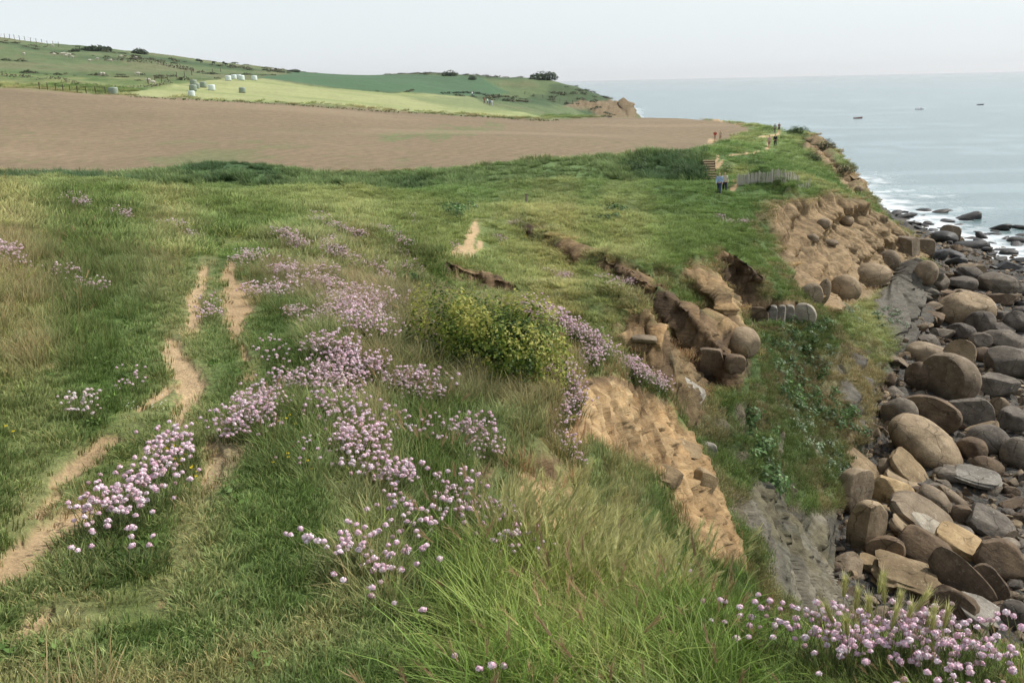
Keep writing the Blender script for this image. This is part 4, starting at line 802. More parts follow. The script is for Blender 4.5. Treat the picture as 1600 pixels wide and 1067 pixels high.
B(1455, 653, 92, 58, 6, [(-.1, -.95, .12, .25)], 'brown', 'wide boulder split open to show a flat round face', rough=.05)
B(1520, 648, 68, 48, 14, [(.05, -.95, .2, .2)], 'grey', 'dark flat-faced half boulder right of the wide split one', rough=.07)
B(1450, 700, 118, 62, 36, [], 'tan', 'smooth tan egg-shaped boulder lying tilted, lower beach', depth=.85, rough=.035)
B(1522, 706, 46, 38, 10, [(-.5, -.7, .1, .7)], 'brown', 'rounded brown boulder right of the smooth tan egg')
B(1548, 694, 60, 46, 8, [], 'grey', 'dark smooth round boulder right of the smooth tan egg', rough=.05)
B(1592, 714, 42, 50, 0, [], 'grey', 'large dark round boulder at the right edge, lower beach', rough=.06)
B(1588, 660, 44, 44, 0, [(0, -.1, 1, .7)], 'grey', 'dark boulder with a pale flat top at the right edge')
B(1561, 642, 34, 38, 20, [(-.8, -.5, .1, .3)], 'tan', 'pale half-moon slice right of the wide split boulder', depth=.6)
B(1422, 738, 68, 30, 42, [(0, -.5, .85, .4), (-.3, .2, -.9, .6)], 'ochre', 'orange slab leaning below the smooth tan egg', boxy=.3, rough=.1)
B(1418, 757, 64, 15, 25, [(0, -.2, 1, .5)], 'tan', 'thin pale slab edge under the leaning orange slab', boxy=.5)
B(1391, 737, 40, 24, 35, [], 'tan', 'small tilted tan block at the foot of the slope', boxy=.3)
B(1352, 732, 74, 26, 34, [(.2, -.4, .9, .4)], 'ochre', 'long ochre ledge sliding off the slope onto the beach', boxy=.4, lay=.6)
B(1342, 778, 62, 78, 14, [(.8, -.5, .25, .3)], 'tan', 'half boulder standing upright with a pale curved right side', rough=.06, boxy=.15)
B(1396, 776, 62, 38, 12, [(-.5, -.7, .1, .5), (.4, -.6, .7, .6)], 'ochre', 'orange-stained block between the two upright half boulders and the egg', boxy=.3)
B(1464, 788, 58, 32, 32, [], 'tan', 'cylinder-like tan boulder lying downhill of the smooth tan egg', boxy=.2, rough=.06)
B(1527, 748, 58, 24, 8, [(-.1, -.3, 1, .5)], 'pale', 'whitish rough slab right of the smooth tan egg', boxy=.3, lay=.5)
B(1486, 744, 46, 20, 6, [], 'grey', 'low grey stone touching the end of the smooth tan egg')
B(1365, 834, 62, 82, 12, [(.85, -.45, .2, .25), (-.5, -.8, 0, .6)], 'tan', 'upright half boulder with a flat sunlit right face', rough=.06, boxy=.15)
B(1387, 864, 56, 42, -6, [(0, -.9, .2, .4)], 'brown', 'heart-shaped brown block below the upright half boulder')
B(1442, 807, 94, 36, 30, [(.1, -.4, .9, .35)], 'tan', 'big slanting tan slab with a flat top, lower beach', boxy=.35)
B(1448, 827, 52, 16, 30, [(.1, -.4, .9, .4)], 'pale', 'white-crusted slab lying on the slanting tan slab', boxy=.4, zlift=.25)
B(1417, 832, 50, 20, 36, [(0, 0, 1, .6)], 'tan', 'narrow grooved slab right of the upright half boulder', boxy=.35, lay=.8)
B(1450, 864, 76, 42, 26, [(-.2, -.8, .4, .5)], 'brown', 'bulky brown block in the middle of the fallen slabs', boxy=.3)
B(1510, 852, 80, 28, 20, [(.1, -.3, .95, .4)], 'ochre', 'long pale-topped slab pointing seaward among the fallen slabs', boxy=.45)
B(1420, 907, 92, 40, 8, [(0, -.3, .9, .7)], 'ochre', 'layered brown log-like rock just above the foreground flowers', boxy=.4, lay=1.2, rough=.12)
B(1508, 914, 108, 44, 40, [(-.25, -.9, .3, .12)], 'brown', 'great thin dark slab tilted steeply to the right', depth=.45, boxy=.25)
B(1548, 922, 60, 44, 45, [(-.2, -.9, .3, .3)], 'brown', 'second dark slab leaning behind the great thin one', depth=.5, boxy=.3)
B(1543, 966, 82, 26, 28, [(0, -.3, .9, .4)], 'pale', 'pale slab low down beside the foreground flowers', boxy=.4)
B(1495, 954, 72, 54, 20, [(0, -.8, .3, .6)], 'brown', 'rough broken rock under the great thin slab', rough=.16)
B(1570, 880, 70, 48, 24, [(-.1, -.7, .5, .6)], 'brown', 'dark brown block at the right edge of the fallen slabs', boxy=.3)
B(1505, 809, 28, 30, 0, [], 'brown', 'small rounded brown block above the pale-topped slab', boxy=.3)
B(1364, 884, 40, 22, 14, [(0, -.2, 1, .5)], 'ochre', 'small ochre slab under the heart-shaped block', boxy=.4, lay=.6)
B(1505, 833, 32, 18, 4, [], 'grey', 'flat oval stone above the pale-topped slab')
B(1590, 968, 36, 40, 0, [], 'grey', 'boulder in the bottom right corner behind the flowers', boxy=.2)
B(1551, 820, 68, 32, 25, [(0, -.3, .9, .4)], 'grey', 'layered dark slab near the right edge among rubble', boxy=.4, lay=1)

# stones still held in the cliff
def K(*a, **k): return rock_at('embedded_boulder', *a, **{**dict(cat='boulder', rough=.05), **k})
K(1320, 452, 46, 46, 0, [], 'tan', 'almost perfectly round stone bulging from the cliff base', embed=.5)
K(1358, 431, 64, 42, -6, [], 'tan', 'wide ribbed stone jutting out right of the round one', embed=.5, lay=.4)
K(1388, 412, 34, 42, 14, [], 'tan', 'rounded stone partly hidden behind the wide ribbed one', embed=.6)
K(1415, 391, 38, 42, 4, [(-.4, -.8, 0, .7), (.8, -.3, .2, .75)], 'tan', 'large boxy stone at the seaward corner of the cliff', embed=.45, boxy=.35)
K(1443, 388, 30, 30, 0, [(.1, -.9, .1, .7)], 'tan', 'squared stone standing right of the boxy corner stone', embed=.4, boxy=.3)
K(1444, 426, 34, 38, 20, [], 'tan', 'tan egg-shaped stone perched above the grey shale', embed=.3)
K(1268, 462, 36, 40, 10, [(.5, -.8, .2, .7)], 'tan', 'fluted double stone left of the round one', embed=.6)
K(1287, 456, 20, 40, 12, [], 'tan', 'narrow curved rib of stone beside the round one', embed=.5)
K(1288, 350, 21, 17, 0, [], 'tan', 'knob of stone high on the fluted cliff', embed=.65)
K(1322, 344, 26, 17, 6, [], 'tan', 'rough stone under the grassy rim of the fluted cliff', embed=.65, rough=.12)
K(1270, 373, 20, 14, 0, [], 'tan', 'dark oval stone overhanging a hollow in the fluted cliff', embed=.65)
K(1296, 379, 26, 11, -4, [], 'tan', 'flat stone tongue poking from the middle of the fluted cliff', embed=.45)
K(1342, 297, 15, 13, 0, [], 'tan', 'rounded stone on the skyline below the far cliff', embed=.4)
K(1160, 533, 52, 50, 8, [(.7, -.5, -.1, .8)], 'tan', 'barrel of stone projecting below the fluted pillar', embed=.45, depth=1.1)
K(1110, 566, 44, 48, 3, [(-.1, -.95, 0, .45), (-.9, -.2, 0, .8)], 'brown', 'square-faced brown stone under the dark overhang', embed=.35, boxy=.45)
K(1147, 570, 32, 34, 6, [(.5, -.8, .1, .6)], 'brown', 'broken stone beside the square-faced one', embed=.35, boxy=.35)
K(1181, 496, 34, 38, 0, [(0, -.95, 0, .6)], 'brown', 'brown block at the left of the row of split stones', embed=.35, boxy=.4)
for i_, (u_, w_) in enumerate(((1205, 15), (1219, 14), (1232, 14))):
    K(u_, 494, w_, 36, 2, [(0, -.95, 0, .6)], 'pale', ('first narrow split stone after the brown block', 'middle narrow split stone in the cliff row', 'narrow split stone touching the round-faced one')[i_], embed=.35, boxy=.4, depth=1.6)
K(1255, 492, 36, 42, 0, [(.05, -.95, .05, .45)], 'pale', 'round-faced split stone ending the row in the cliff', embed=.35)
K(1074, 624, 72, 44, 30, [(.3, -.65, .65, .2), (-.2, -.3, -.9, .45), (-.8, -.2, .3, .6)], 'pale', 'lichen-whitened slab hanging at the tip of the slip face', embed=.85, depth=1.2, boxy=.3, lay=.6, rough=.12)
K(1102, 702, 32, 28, 10, [(0, -.8, .4, .5)], 'pale', 'small grey block below the lichen-whitened slab', embed=.3, boxy=.25)
K(1006, 528, 38, 11, 4, [], 'tan', 'thin stone ledge under the mossy spur', embed=.35, boxy=.3)
K(1072, 700, 46, 22, 20, [(.3, -.5, .8, .5)], 'ochre', 'cracked ochre block at the lip of the slip face', embed=.45, boxy=.4)
K(1100, 752, 40, 34, 32, [(.5, -.7, .4, .5)], 'ochre', 'fallen ochre wedge on the lower slip face', embed=.5, boxy=.35)
K(1040, 742, 60, 26, 16, [(.1, -.6, .7, .5)], 'ochre', 'jutting ochre shelf halfway down the slip face', embed=.6, boxy=.4, lay=1)

# the rest of the beach: individual stones on the shore, then uncountable rubble
RM = {}
for key in ('tan', 'grey', 'brown', 'dark'):
    RM[key] = []
    for i in range(9):
        g = np.random.default_rng(i * 31 + len(key)); cuts = []
        for _ in range(int(g.integers(3, 8)) if i > 1 else 0):
            n_ = g.normal(size=3); cuts.append((n_[0], n_[1], n_[2] + .4, g.uniform(.35, .8)))
        RM[key].append(rock_mesh('shore_stone', 900 + i + 11 * len(key), (1, g.uniform(.65, .95), g.uniform(.4, .8)), cuts, key, g.uniform(.06, .14), g.uniform(0, .35), 3, g.uniform(0, .6)))
placed = list(RSPOTS); nshore = 0
g = np.random.default_rng(5)
for t_ in range(9000):
    if nshore >= 236: break
    u_ = g.uniform(1290, 1640); v_ = g.uniform(332, 985)
    hit = None
    d_ = ray(u_, v_); tt = (.9 - CAMZ) / d_[2]; hx_, hy_ = d_[0] * tt, d_[1] * tt
    if hy_ > 165: continue
    gz_ = ground_z(hx_, hy_)
    if gz_ > 2.6 or gz_ < -1.0: continue
    shore_ = gz_ < .25
    r_ = (g.uniform(.2, 1.0) ** 2.2 * 1.6 + .18) * (1 if hy_ > 55 else .8)
    if gz_ < -.3: r_ *= .8
    if any((hx_ - a) ** 2 + (hy_ - b) ** 2 < ((c + r_) * .66) ** 2 for a, b, c in placed): continue
    placed.append((hx_, hy_, r_)); nshore += 1
    key = 'dark' if (shore_ or g.uniform() < sstep(60, 100, hy_) * .35) else ('grey' if g.uniform() < .45 else ('tan' if g.uniform() < .5 else 'brown'))
    o = put('shore_rock', RM[key][int(g.integers(9))], (hx_, hy_, gz_ + r_ * g.uniform(.1, .32)), None, (g.normal(0, .25), g.normal(0, .25), g.uniform(0, 6.28)), (r_ * g.uniform(.85, 1.35), r_, r_ * g.uniform(.8, 1.05)))
    if gz_ < -.2: tag(o, 'dark wet rock breaking the surface at the water\'s edge', 'rock', 'dark rocks standing in the surf')
    elif key == 'dark': tag(o, 'blackish weed-covered rock along the tide line', 'rock', 'weedy rocks along the tide line')
    elif hy_ < 50: tag(o, 'broken stone lying among the fallen slabs of the lower beach', 'rock', 'loose stones among the fallen slabs')
    elif hy_ < 85: tag(o, 'medium stone filling gaps between the big rounded boulders', 'rock', 'stones between the rounded boulders')
    else: tag(o, 'weathered stone on the far beach under the cliff corner', 'rock', 'stones of the far beach')
for t_ in range(6000):                   # the weedy rocks between the tide marks
    if nshore >= 298: break
    u_ = g.uniform(1395, 1625); v_ = g.uniform(328, 432); d_ = ray(u_, v_); tt = -CAMZ / d_[2]; hx_, hy_ = d_[0] * tt, d_[1] * tt
    gz_ = float(ground_zv(np.array([hx_]), np.array([hy_]))[0])
    if not -1.15 < gz_ < .3: continue
    r_ = g.uniform(.45, 1.5)
    if any((hx_ - a) ** 2 + (hy_ - b) ** 2 < ((c + r_) * .6) ** 2 for a, b, c in placed): continue
    placed.append((hx_, hy_, r_)); nshore += 1
    o = put('shore_rock', RM['dark'][int(g.integers(9))], (hx_, hy_, max(gz_, -.25) + r_ * .12), None, (g.normal(0, .15), g.normal(0, .15), g.uniform(0, 6.28)), (r_ * g.uniform(1, 1.6), r_, r_ * g.uniform(.55, .85)))
    if gz_ < -.2: tag(o, 'dark wet rock breaking the surface at the water\'s edge', 'rock', 'dark rocks standing in the surf')
    else: tag(o, 'blackish weed-covered rock along the tide line', 'rock', 'weedy rocks along the tide line')
rubP = bpy.data.collections.new('rubble')
for key in ('grey', 'brown', 'tan'):
    for me_ in RM[key][2:5]: rubP.objects.link(bpy.data.objects.new('rubble_stone', me_))
p, k = sample(fld(beach) * (fz > -.4), 5.5 / (1 + (fr / 80) ** 2), 28, 150, 7000)
scatter('shingle_rubble', rubP, p, rng.uniform(.1, .42, len(p)) ** 1, np.ones((len(p), 3)), .5, 'small rubble and cobbles packed between the beach boulders', yaw=rng.uniform(0, 6.28, len(p)))
print('rocks', time.time() - T0, nshore)
# ------------------------------------------------------------------ sea thrift
def tube(pts, rad, n=5):
    """tapered tube along points; returns verts and quads"""
    V, F = [], []; pts = [Vector(p) for p in pts]
    for i, p in enumerate(pts):
        d = (pts[min(i + 1, len(pts) - 1)] - pts[max(i - 1, 0)]).normalized(); a = d.orthogonal().normalized(); b = d.cross(a)
        r = rad[i] if isinstance(rad, (list, tuple)) else rad
        V += [tuple(p + (a * math.cos(6.2832 * k / n) + b * math.sin(6.2832 * k / n)) * r) for k in range(n)]
        if i: F += [((i - 1) * n + k, (i - 1) * n + (k + 1) % n, i * n + (k + 1) % n, i * n + k) for k in range(n)]
    return V, F
PINK = [c3(252, 222, 230), c3(250, 208, 222), c3(252, 234, 238), c3(242, 196, 212), c3(254, 243, 243)]
def head_geo(seed, n=64, r=.0125, magenta=0.0):
    g = np.random.default_rng(seed); V, F, C = [], [], []
    for i in range(n):
        z_ = 1 - 1.15 * (i + .5) / n; a = i * 2.39996; q = math.sqrt(max(0, 1 - z_ * z_)); d = np.array([q * math.cos(a), q * math.sin(a), z_ * .85 - .1]) + g.normal(0, .13, 3)
        p0 = d * r * .8; nrm = d / np.linalg.norm(d); t = np.cross(nrm, g.normal(size=3)); t /= np.linalg.norm(t); s_ = np.cross(nrm, t); w = r * g.uniform(.34, .5)
        k = len(V); top = p0 + nrm * r * g.uniform(.1, .5)
        V += [tuple(p0 - t * w), tuple(top - s_ * w), tuple(top + t * w), tuple(top + s_ * w * .9)]; F.append((k, k + 1, k + 2, k + 3))
        c = PINK[int(g.integers(5))] * (.92 + .12 * z_); c = c * (1 - magenta) + c3(222, 150, 206) * magenta; C += [c * .93, c * 1.02, c * .98, c * 1.02]
    for i in range(12):                   # papery brown bracts beneath
        a = i * .5236; d = np.array([math.cos(a), math.sin(a), -.45]); p0 = np.array([0, 0, -r * .75]); p1 = d * r * .95; s_ = np.array([-math.sin(a), math.cos(a), 0]) * r * .3
        k = len(V); V += [tuple(p0 - s_ * .5), tuple(p0 + s_ * .5), tuple(p1 + s_), tuple(p1 - s_)]; F.append((k, k + 1, k + 2, k + 3)); C += [c3(164, 118, 104) * g.uniform(.8, 1.1)] * 4
    return np.array(V), np.array(F), np.array(C)
def faded(geo): v, f, c = geo; return v * .82, f, c * .45 + c3(186, 150, 128) * .5
HEADS = [mesh_col('flower_head', *(head_geo(400 + i) if i < 6 else faded(head_geo(400 + i))), M_FLOWER) for i in range(7)]
STEMC = c3(128, 138, 88)
def stem_geo(h, lx, ly):
    V, F = tube([(lx * t * t, ly * t * t, h * t) for t in (0, .35, .7, 1)], [.0016, .0014, .0012, .0011], 4); V = np.array(V); return V, np.array(F), np.tile(STEMC, (len(V), 1)) * (.7 + .45 * (V[:, 2:3] / h))
STEMS = []
for i in range(6):
    g = np.random.default_rng(i + 60); lx, ly = g.normal(-.02, .025), g.normal(0, .025); STEMS.append((mesh_col('stem', *stem_geo(.16, lx, ly), M_STEM), lx, ly))
CUSH = [mesh_col('leaf_cushion', *blades(110, .1, .03, .075, .0032, .7, c3(58, 74, 36), c3(112, 128, 76), 500 + i, wind=(0, 0)), M_LEAF) for i in range(4)]
def merge(parts):
    V, F, C, k = [], [], [], 0
    for v, f, c in parts: V.append(v); F.append(f + k); C.append(c); k += len(v)
    return np.concatenate(V), np.concatenate(F), np.concatenate(C)
def plant_geo(seed, n, rad, h0=.07, h1=.19, hr=.0125, mag=0.0, hq=30):
    g = np.random.default_rng(seed); parts = [blades(70, rad * .8, .03, .08, .004, .7, c3(58, 74, 36), c3(118, 130, 80), seed, wind=(0, 0))]
    for i in range(n):
        a = g.uniform(0, 6.283); r = rad * math.sqrt(g.uniform()); bx, by = r * .6 * math.cos(a), r * .6 * math.sin(a); h = g.uniform(h0, h1); lx, ly = r * .5 * math.cos(a) + g.normal(0, .012), r * .5 * math.sin(a) + g.normal(0, .012)
        v, f, c = stem_geo(h, lx, ly); parts.append((v + [bx, by, 0], f, c))
        v, f, c = head_geo(seed * 50 + i, hq, hr * g.uniform(.45, .78), mag); fd_ = g.uniform() < .16; parts.append((v * (.95 if fd_ else 1.12) + [bx + lx, by + ly, h], f, (c * .45 + c3(186, 150, 128) * .5) if fd_ else c * g.uniform(.85, 1.06)))
    return merge(parts)
PLANTS = [mesh_col('thrift_plant', *plant_geo(600 + i, 20 + 4 * (i % 3), .14), M_FLOWER) for i in range(6)]
MAGP = [mesh_col('thrift_plant', *plant_geo(640 + i, 18, .12, mag=.75), M_FLOWER) for i in range(2)]
PALEP = [mesh_col('thrift_plant', *plant_geo(650 + i, 16, .12, mag=-.3), M_FLOWER) for i in range(2)]
SPARSE = [mesh_col('thrift_plant', *plant_geo(660 + i, 6, .12), M_FLOWER) for i in range(3)]
FAR = proto_set('distant_thrift', [mesh_col('distant_thrift', *plant_geo(680 + i, 22, .2, hr=.02, hq=12), M_FLOWER) for i in range(3)])

def along(stroke_, n, g):
    """n image points spread over a stroke of (u, v, halfwidth)"""
    seg = [math.dist(a[:2], b[:2]) + 1e-6 for a, b in zip(stroke_, stroke_[1:])]; out = []
    for _ in range(n):
        x = g.uniform(0, sum(seg)); i = 0
        while x > seg[i] and i < len(seg) - 1: x -= seg[i]; i += 1
        t = x / seg[i]; a, b = stroke_[i], stroke_[i + 1]; w_ = a[2] + (b[2] - a[2]) * t; r = g.normal(0, .5); r = max(-1.15, min(1.15, r))
        dx, dy = (b[0] - a[0]) / seg[i], (b[1] - a[1]) / seg[i]; out.append((a[0] + t * (b[0] - a[0]) - dy * r * w_ + g.normal(0, 3), a[1] + t * (b[1] - a[1]) + dx * r * w_ * .8))
    return out
def rooted(u, v, hgt, y0=1.5, dmax=12):
    hit = ground_hit(u, v, y0)
    d = math.dist(hit, (0, 0, CAMZ)) if hit else 99; h2 = ground_hit(u, v + hgt * FPX / d * .86, y0)
    if y0 < 12 and (h2 is None or d > dmax or abs(math.dist(h2, (0, 0, CAMZ)) - d) > .3 * d):   # flowers seen above a brink: their roots are on the near side
        for dg in (2.7, 3.4, 4.4, 5.6, 7, 9, 11):
            h3 = ground_hit(u, v + hgt * FPX / dg * .86, y0)
            if h3 and abs(math.dist(h3, (0, 0, CAMZ)) - dg) < .25 * dg: return h3
    return h2 or hit
NEARP = [   # label, stroke, plants, heads a plant, height scale
    ('bushy pink thrift plant in the clump between the two worn tracks', [(165, 800, 14), (200, 775, 34), (240, 745, 32), (270, 705, 16), (272, 688, 6)], 24, 11, .95, 'thrift clump by the worn track'),
    ('lone thrift plant with a few small heads on the near verge', [(95, 912, 3), (132, 938, 8), (148, 838, 8), (232, 856, 6)], 5, 3, .8, 'scattered thrift on the near verge'),
    ('pink thrift plant in the dense band running down to the cliff edge', [(560, 728, 16), (620, 738, 26), (690, 768, 30), (750, 800, 28), (812, 855, 20)], 26, 12, 1, 'dense thrift band above the slip'),
    ('pale pink thrift plant in the loose drift on the lower turf', [(498, 852, 10), (560, 858, 16), (600, 862, 20), (648, 888, 16)], 9, 8, .9, 'loose thrift drift on the turf'),
    ('thrift plant standing between the dense band and the loose drift', [(612, 800, 12), (640, 800, 14), (690, 830, 12)], 6, 6, .9, 'thrift between band and drift'),
    ('single thrift stem rising from the open turf', [(545, 905, 3), (650, 945, 6), (684, 946, 4), (655, 966, 4)], 4, 2, .9, 'single thrift stems on the turf'),
    ('short thrift head low at the bottom edge of the turf', [(752, 1030, 3), (756, 1062, 4)], 2, 2, .9, 'thrift at the very bottom'),
    ('pink thrift plant in the big drift in front of the boulder beach', [(1270, 985, 18), (1340, 985, 30), (1420, 992, 34), (1500, 1005, 34), (1630, 1010, 30)], 30, 10, 1.1, 'thrift drift in front of the beach'),
    ('thrift plant in the small group left of the big drift', [(1168, 955, 6), (1205, 968, 10), (1236, 975, 6)], 5, 6, 1, 'small thrift group at the edge'),
    ('low thrift plant in front of the big drift', [(1290, 1035, 8), (1400, 1045, 8), (1470, 1058, 8), (1560, 1062, 8)], 7, 4, .8, 'low thrift in front'),
    ('dusky thrift plant half lost in the tall barley grass', [(975, 872, 6), (1030, 882, 8), (1072, 886, 5)], 4, 6, 1.3, 'thrift in the tall grass')]
g = np.random.default_rng(44)
for label, st_r, n, nh, hs, grp in NEARP:
    for (u, v) in along(st_r, n, g):
        hit = rooted(u, v, .15 * hs, 1.5, 4.6 if u > 960 else 12)
        if hit is None or hit[1] > 9: continue
        t = empty('thrift_plant', hit, g.uniform(0, 6.283)); tag(t, label, 'flower', grp)
        sc = g.uniform(.8, 1.15)
        put('leaf_cushion', CUSH[int(g.integers(4))], (0, 0, 0), t, scale=(sc,) * 3)
        for _ in range(max(1, int(nh * g.uniform(.7, 1.3)))):
            i = int(g.integers(6)); sm, lx, ly = STEMS[i]; k = g.uniform(.6, 1.2) * hs; a = g.uniform(0, 6.283); r = (.11 if nh > 4 else .06) * math.sqrt(g.uniform()); ra = g.uniform(0, 6.283)
            bx, by = r * math.cos(a), r * math.sin(a)
            put('stem', sm, (bx, by, 0), t, (0, 0, ra), (1, 1, k))
            hx_, hy_ = bx + lx * math.cos(ra) - ly * math.sin(ra), by + lx * math.sin(ra) + ly * math.cos(ra); q = g.uniform(.56, .88)
            put('flower_head', HEADS[int(g.integers(7))], (hx_, hy_, .16 * k), t, (g.normal(0, .2), g.normal(0, .2), ra), (q, q, q))
MIDP = [
    ('pink thrift tuft on the crest of the slope beside the track', [(372, 672, 8), (392, 640, 14), (425, 608, 18), (470, 592, 16), (505, 588, 12)], 22, PLANTS, 'thrift on the crest by the track'),
    ('bright pink thrift tuft in the strip running down the middle slope', [(522, 565, 14), (528, 610, 18), (545, 650, 20), (562, 700, 16)], 28, PLANTS, 'thrift strip down the middle slope'),
    ('pale thrift tuft in the arc-shaped drift above the middle strip', [(475, 502, 8), (520, 490, 10), (570, 498, 14), (605, 525, 14)], 24, PLANTS, 'arc of pale thrift'),
    ('pink thrift tuft in the broad drift left of the green bush', [(500, 540, 14), (560, 570, 20), (620, 595, 20), (690, 605, 22)], 40, PLANTS, 'broad thrift drift left of the bush'),
    ('thrift tuft on the grassy hollow below the bush', [(728, 668, 6), (755, 690, 12), (782, 716, 10)], 9, PLANTS, 'thrift below the bush'),
    ('pink thrift tuft along the brink right of the bush', [(826, 474, 6), (880, 505, 10), (930, 535, 12), (975, 562, 10), (1005, 588, 10), (1038, 606, 6)], 90, PLANTS, 'thrift along the brink'),
    ('vivid magenta thrift tuft hanging at the lip of the slip face', [(900, 535, 8), (918, 555, 12), (935, 572, 8)], 8, MAGP, 'magenta thrift at the lip'),
    ('thrift tuft cascading down between the bush and the bare slip', [(865, 575, 8), (885, 600, 10), (890, 630, 12), (862, 652, 10)], 22, PLANTS, 'thrift cascade beside the slip'),
    ('small thrift tuft at the top of the shaded flank', [(862, 678, 6), (880, 690, 6), (892, 712, 4)], 6, PLANTS, 'thrift on the shaded flank'),
    ('thrift tuft at the left foot of the bush', [(640, 505, 6), (655, 515, 6), (690, 545, 8)], 7, SPARSE, 'thrift at the left of the bush'),
    ('whitish thrift tuft on the dark left-hand grass', [(128, 632, 4), (156, 628, 5)], 3, PALEP, 'whitish thrift on the left grass'),
    ('small mauve thrift tuft left of the worn track', [(195, 598, 4), (210, 588, 5)], 3, SPARSE, 'mauve thrift left of the track'),
    ('thrift tuft growing between the two worn ruts', [(322, 472, 2), (324, 490, 3), (326, 500, 2)], 3, PLANTS, 'thrift between the ruts'),
    ('sparse thrift tuft scattered in the dry ridge grass', [(420, 540, 20), (520, 610, 24), (600, 650, 24), (700, 690, 24)], 16, SPARSE, 'sparse thrift in the ridge grass'),
    ('thrift tuft beside the pale stones of the track', [(455, 700, 10), (475, 708, 8)], 2, SPARSE, 'thrift by the stones')]
todo, mass = [], []
for label, st_r, n, kinds, grp in MIDP:
    for (u, v) in along(st_r, n, g):
        hit = rooted(u, v, .11, 3)
        if hit is None or hit[1] > 30: continue
        todo.append((math.dist(hit, (0, 0, CAMZ)), hit, label, kinds, grp))
todo.sort(key=lambda q: q[0]); n_near = sum(1 for o in COL.objects if o.get('category') == 'flower')
for i, (d_, hit, label, kinds, grp) in enumerate(todo):
    if i + n_near >= 296: mass.append((hit[0], hit[1], hit[2] - .01)); continue
    q = g.uniform(.75, 1.15); o = put('thrift_plant', kinds[int(g.integers(len(kinds)))], (hit[0], hit[1], hit[2] - .01), None, (g.normal(0, .1), g.normal(0, .1), g.uniform(0, 6.283)), (q,) * 3)
    tag(o, label, 'flower', grp)
if mass: scatter('thrift_drift', proto_set('drift', PLANTS[:3]), mass, rng.uniform(.75, 1.15, len(mass)), np.ones((len(mass), 3)), .1, 'farther pink thrift massed along the brink and the ridge', yaw=rng.uniform(0, 6.28, len(mass)))
fp = []
for st_r, n in (([(382, 402, 5), (402, 396, 6)], 10), ([(438, 362, 4), (462, 372, 6), (472, 388, 6)], 26), ([(492, 338, 3), (504, 348, 4)], 7), ([(498, 382, 5), (520, 398, 7)], 14), ([(515, 352, 5), (545, 362, 5), (568, 372, 4)], 18), ([(505, 375, 3), (540, 402, 6), (575, 422, 7)], 26), ([(578, 405, 4), (592, 425, 7), (608, 438, 5)], 22), ([(570, 352, 3), (600, 360, 4), (640, 385, 4)], 20),
                ([(435, 415, 6), (452, 420, 6)], 10), ([(430, 448, 8), (452, 446, 8)], 12), ([(395, 445, 5), (405, 448, 4)], 5), ([(470, 430, 14), (540, 450, 16), (620, 470, 16)], 34), ([(510, 460, 8), (560, 470, 12), (608, 500, 12)], 34), ([(480, 410, 10), (520, 425, 8)], 10), ([(610, 385, 10), (650, 430, 10)], 12), ([(450, 480, 8), (475, 470, 6)], 4),
                ([(102, 312, 3), (112, 306, 6), (132, 318, 5)], 26), ([(178, 328, 2), (198, 340, 3)], 9), ([(2, 380, 4), (10, 395, 5)], 8), ([(20, 404, 2), (22, 406, 2)], 2), ([(100, 418, 2), (103, 419, 2)], 2), ([(136, 441, 3), (150, 446, 2)], 3), ([(275, 352, 2), (306, 367, 2)], 4), ([(245, 345, 2), (280, 354, 2)], 4),
                ([(850, 415, 4), (860, 425, 5), (890, 435, 5)], 14), ([(980, 438, 3), (990, 445, 3)], 5), ([(775, 372, 4), (785, 378, 3)], 5), ([(1128, 340, 3), (1138, 348, 3), (1170, 350, 3)], 12), ([(800, 352, 2), (808, 346, 3)], 5), ([(940, 430, 10), (1000, 460, 8)], 8), ([(720, 395, 3), (640, 340, 4)], 6)):
    for (u, v) in along(st_r, n, g):
        hit = rooted(u, v, .12, 7)
        if hit: fp.append(hit)
fp = np.array(fp); fd = np.linalg.norm(fp, axis=1)
scatter('distant_thrift', FAR, fp, rng.uniform(.7, 1.2, len(fp)) * np.clip(.6 + fp[:, 1] / 55, .6, 1.8), np.ones((len(fp), 3)), .15, 'hazy drifts of pink thrift over the farther slopes', yaw=rng.uniform(0, 6.28, len(fp)))

# small buttercups and white flowers in the turf
dots = lambda col, seed: mesh_col('small_flower', *merge([(v * [1, 1, .6] + [a_, b_, h_], f, np.tile(col, (len(v), 1)))
        for (a_, b_, h_) in np.random.default_rng(seed).uniform([-.1, -.1, .03], [.1, .1, .1], (5, 3)) for (v, f, c) in [head_geo(seed, 8, .007)]]), M_FLOWER)
yP = proto_set('buttercup', [dots(c3(226, 200, 50), 71)]); wP = proto_set('daisy', [dots(c3(232, 230, 220), 73)])
yw = fld(np.maximum.reduce([poly([(280, 690), (320, 720), (300, 760), (270, 740)], 2, 8, 8, 10) * 6, poly([(0, 610), (60, 620), (40, 690), (0, 690)], 3, 12, 10, 20) * .8, poly([(20, 520), (90, 540), (60, 570), (0, 560)], 3, 15, 10, 20) * .6, poly([(400, 640), (520, 700), (480, 760), (380, 720)], 3, 9, 20, 20) * .6]))
p, k = sample(yw * 12, 1 + fr * 0, 2, 20, 260); scatter('buttercups', yP, p, rng.uniform(.6, 1.1, len(p)), np.ones((len(p), 3)), .1, 'tiny yellow flowers dotted in the turf')
yw = fld(poly([(760, 380), (850, 375), (860, 400), (780, 405)], 25, 55, 10, 14)); p, k = sample(yw, 1.2 + fr * 0, 20, 60, 240); scatter('yellow_flowers', yP, p, rng.uniform(1.6, 2.6, len(p)), np.ones((len(p), 3)), .1, 'faint yellow flowers on the grassy bench')
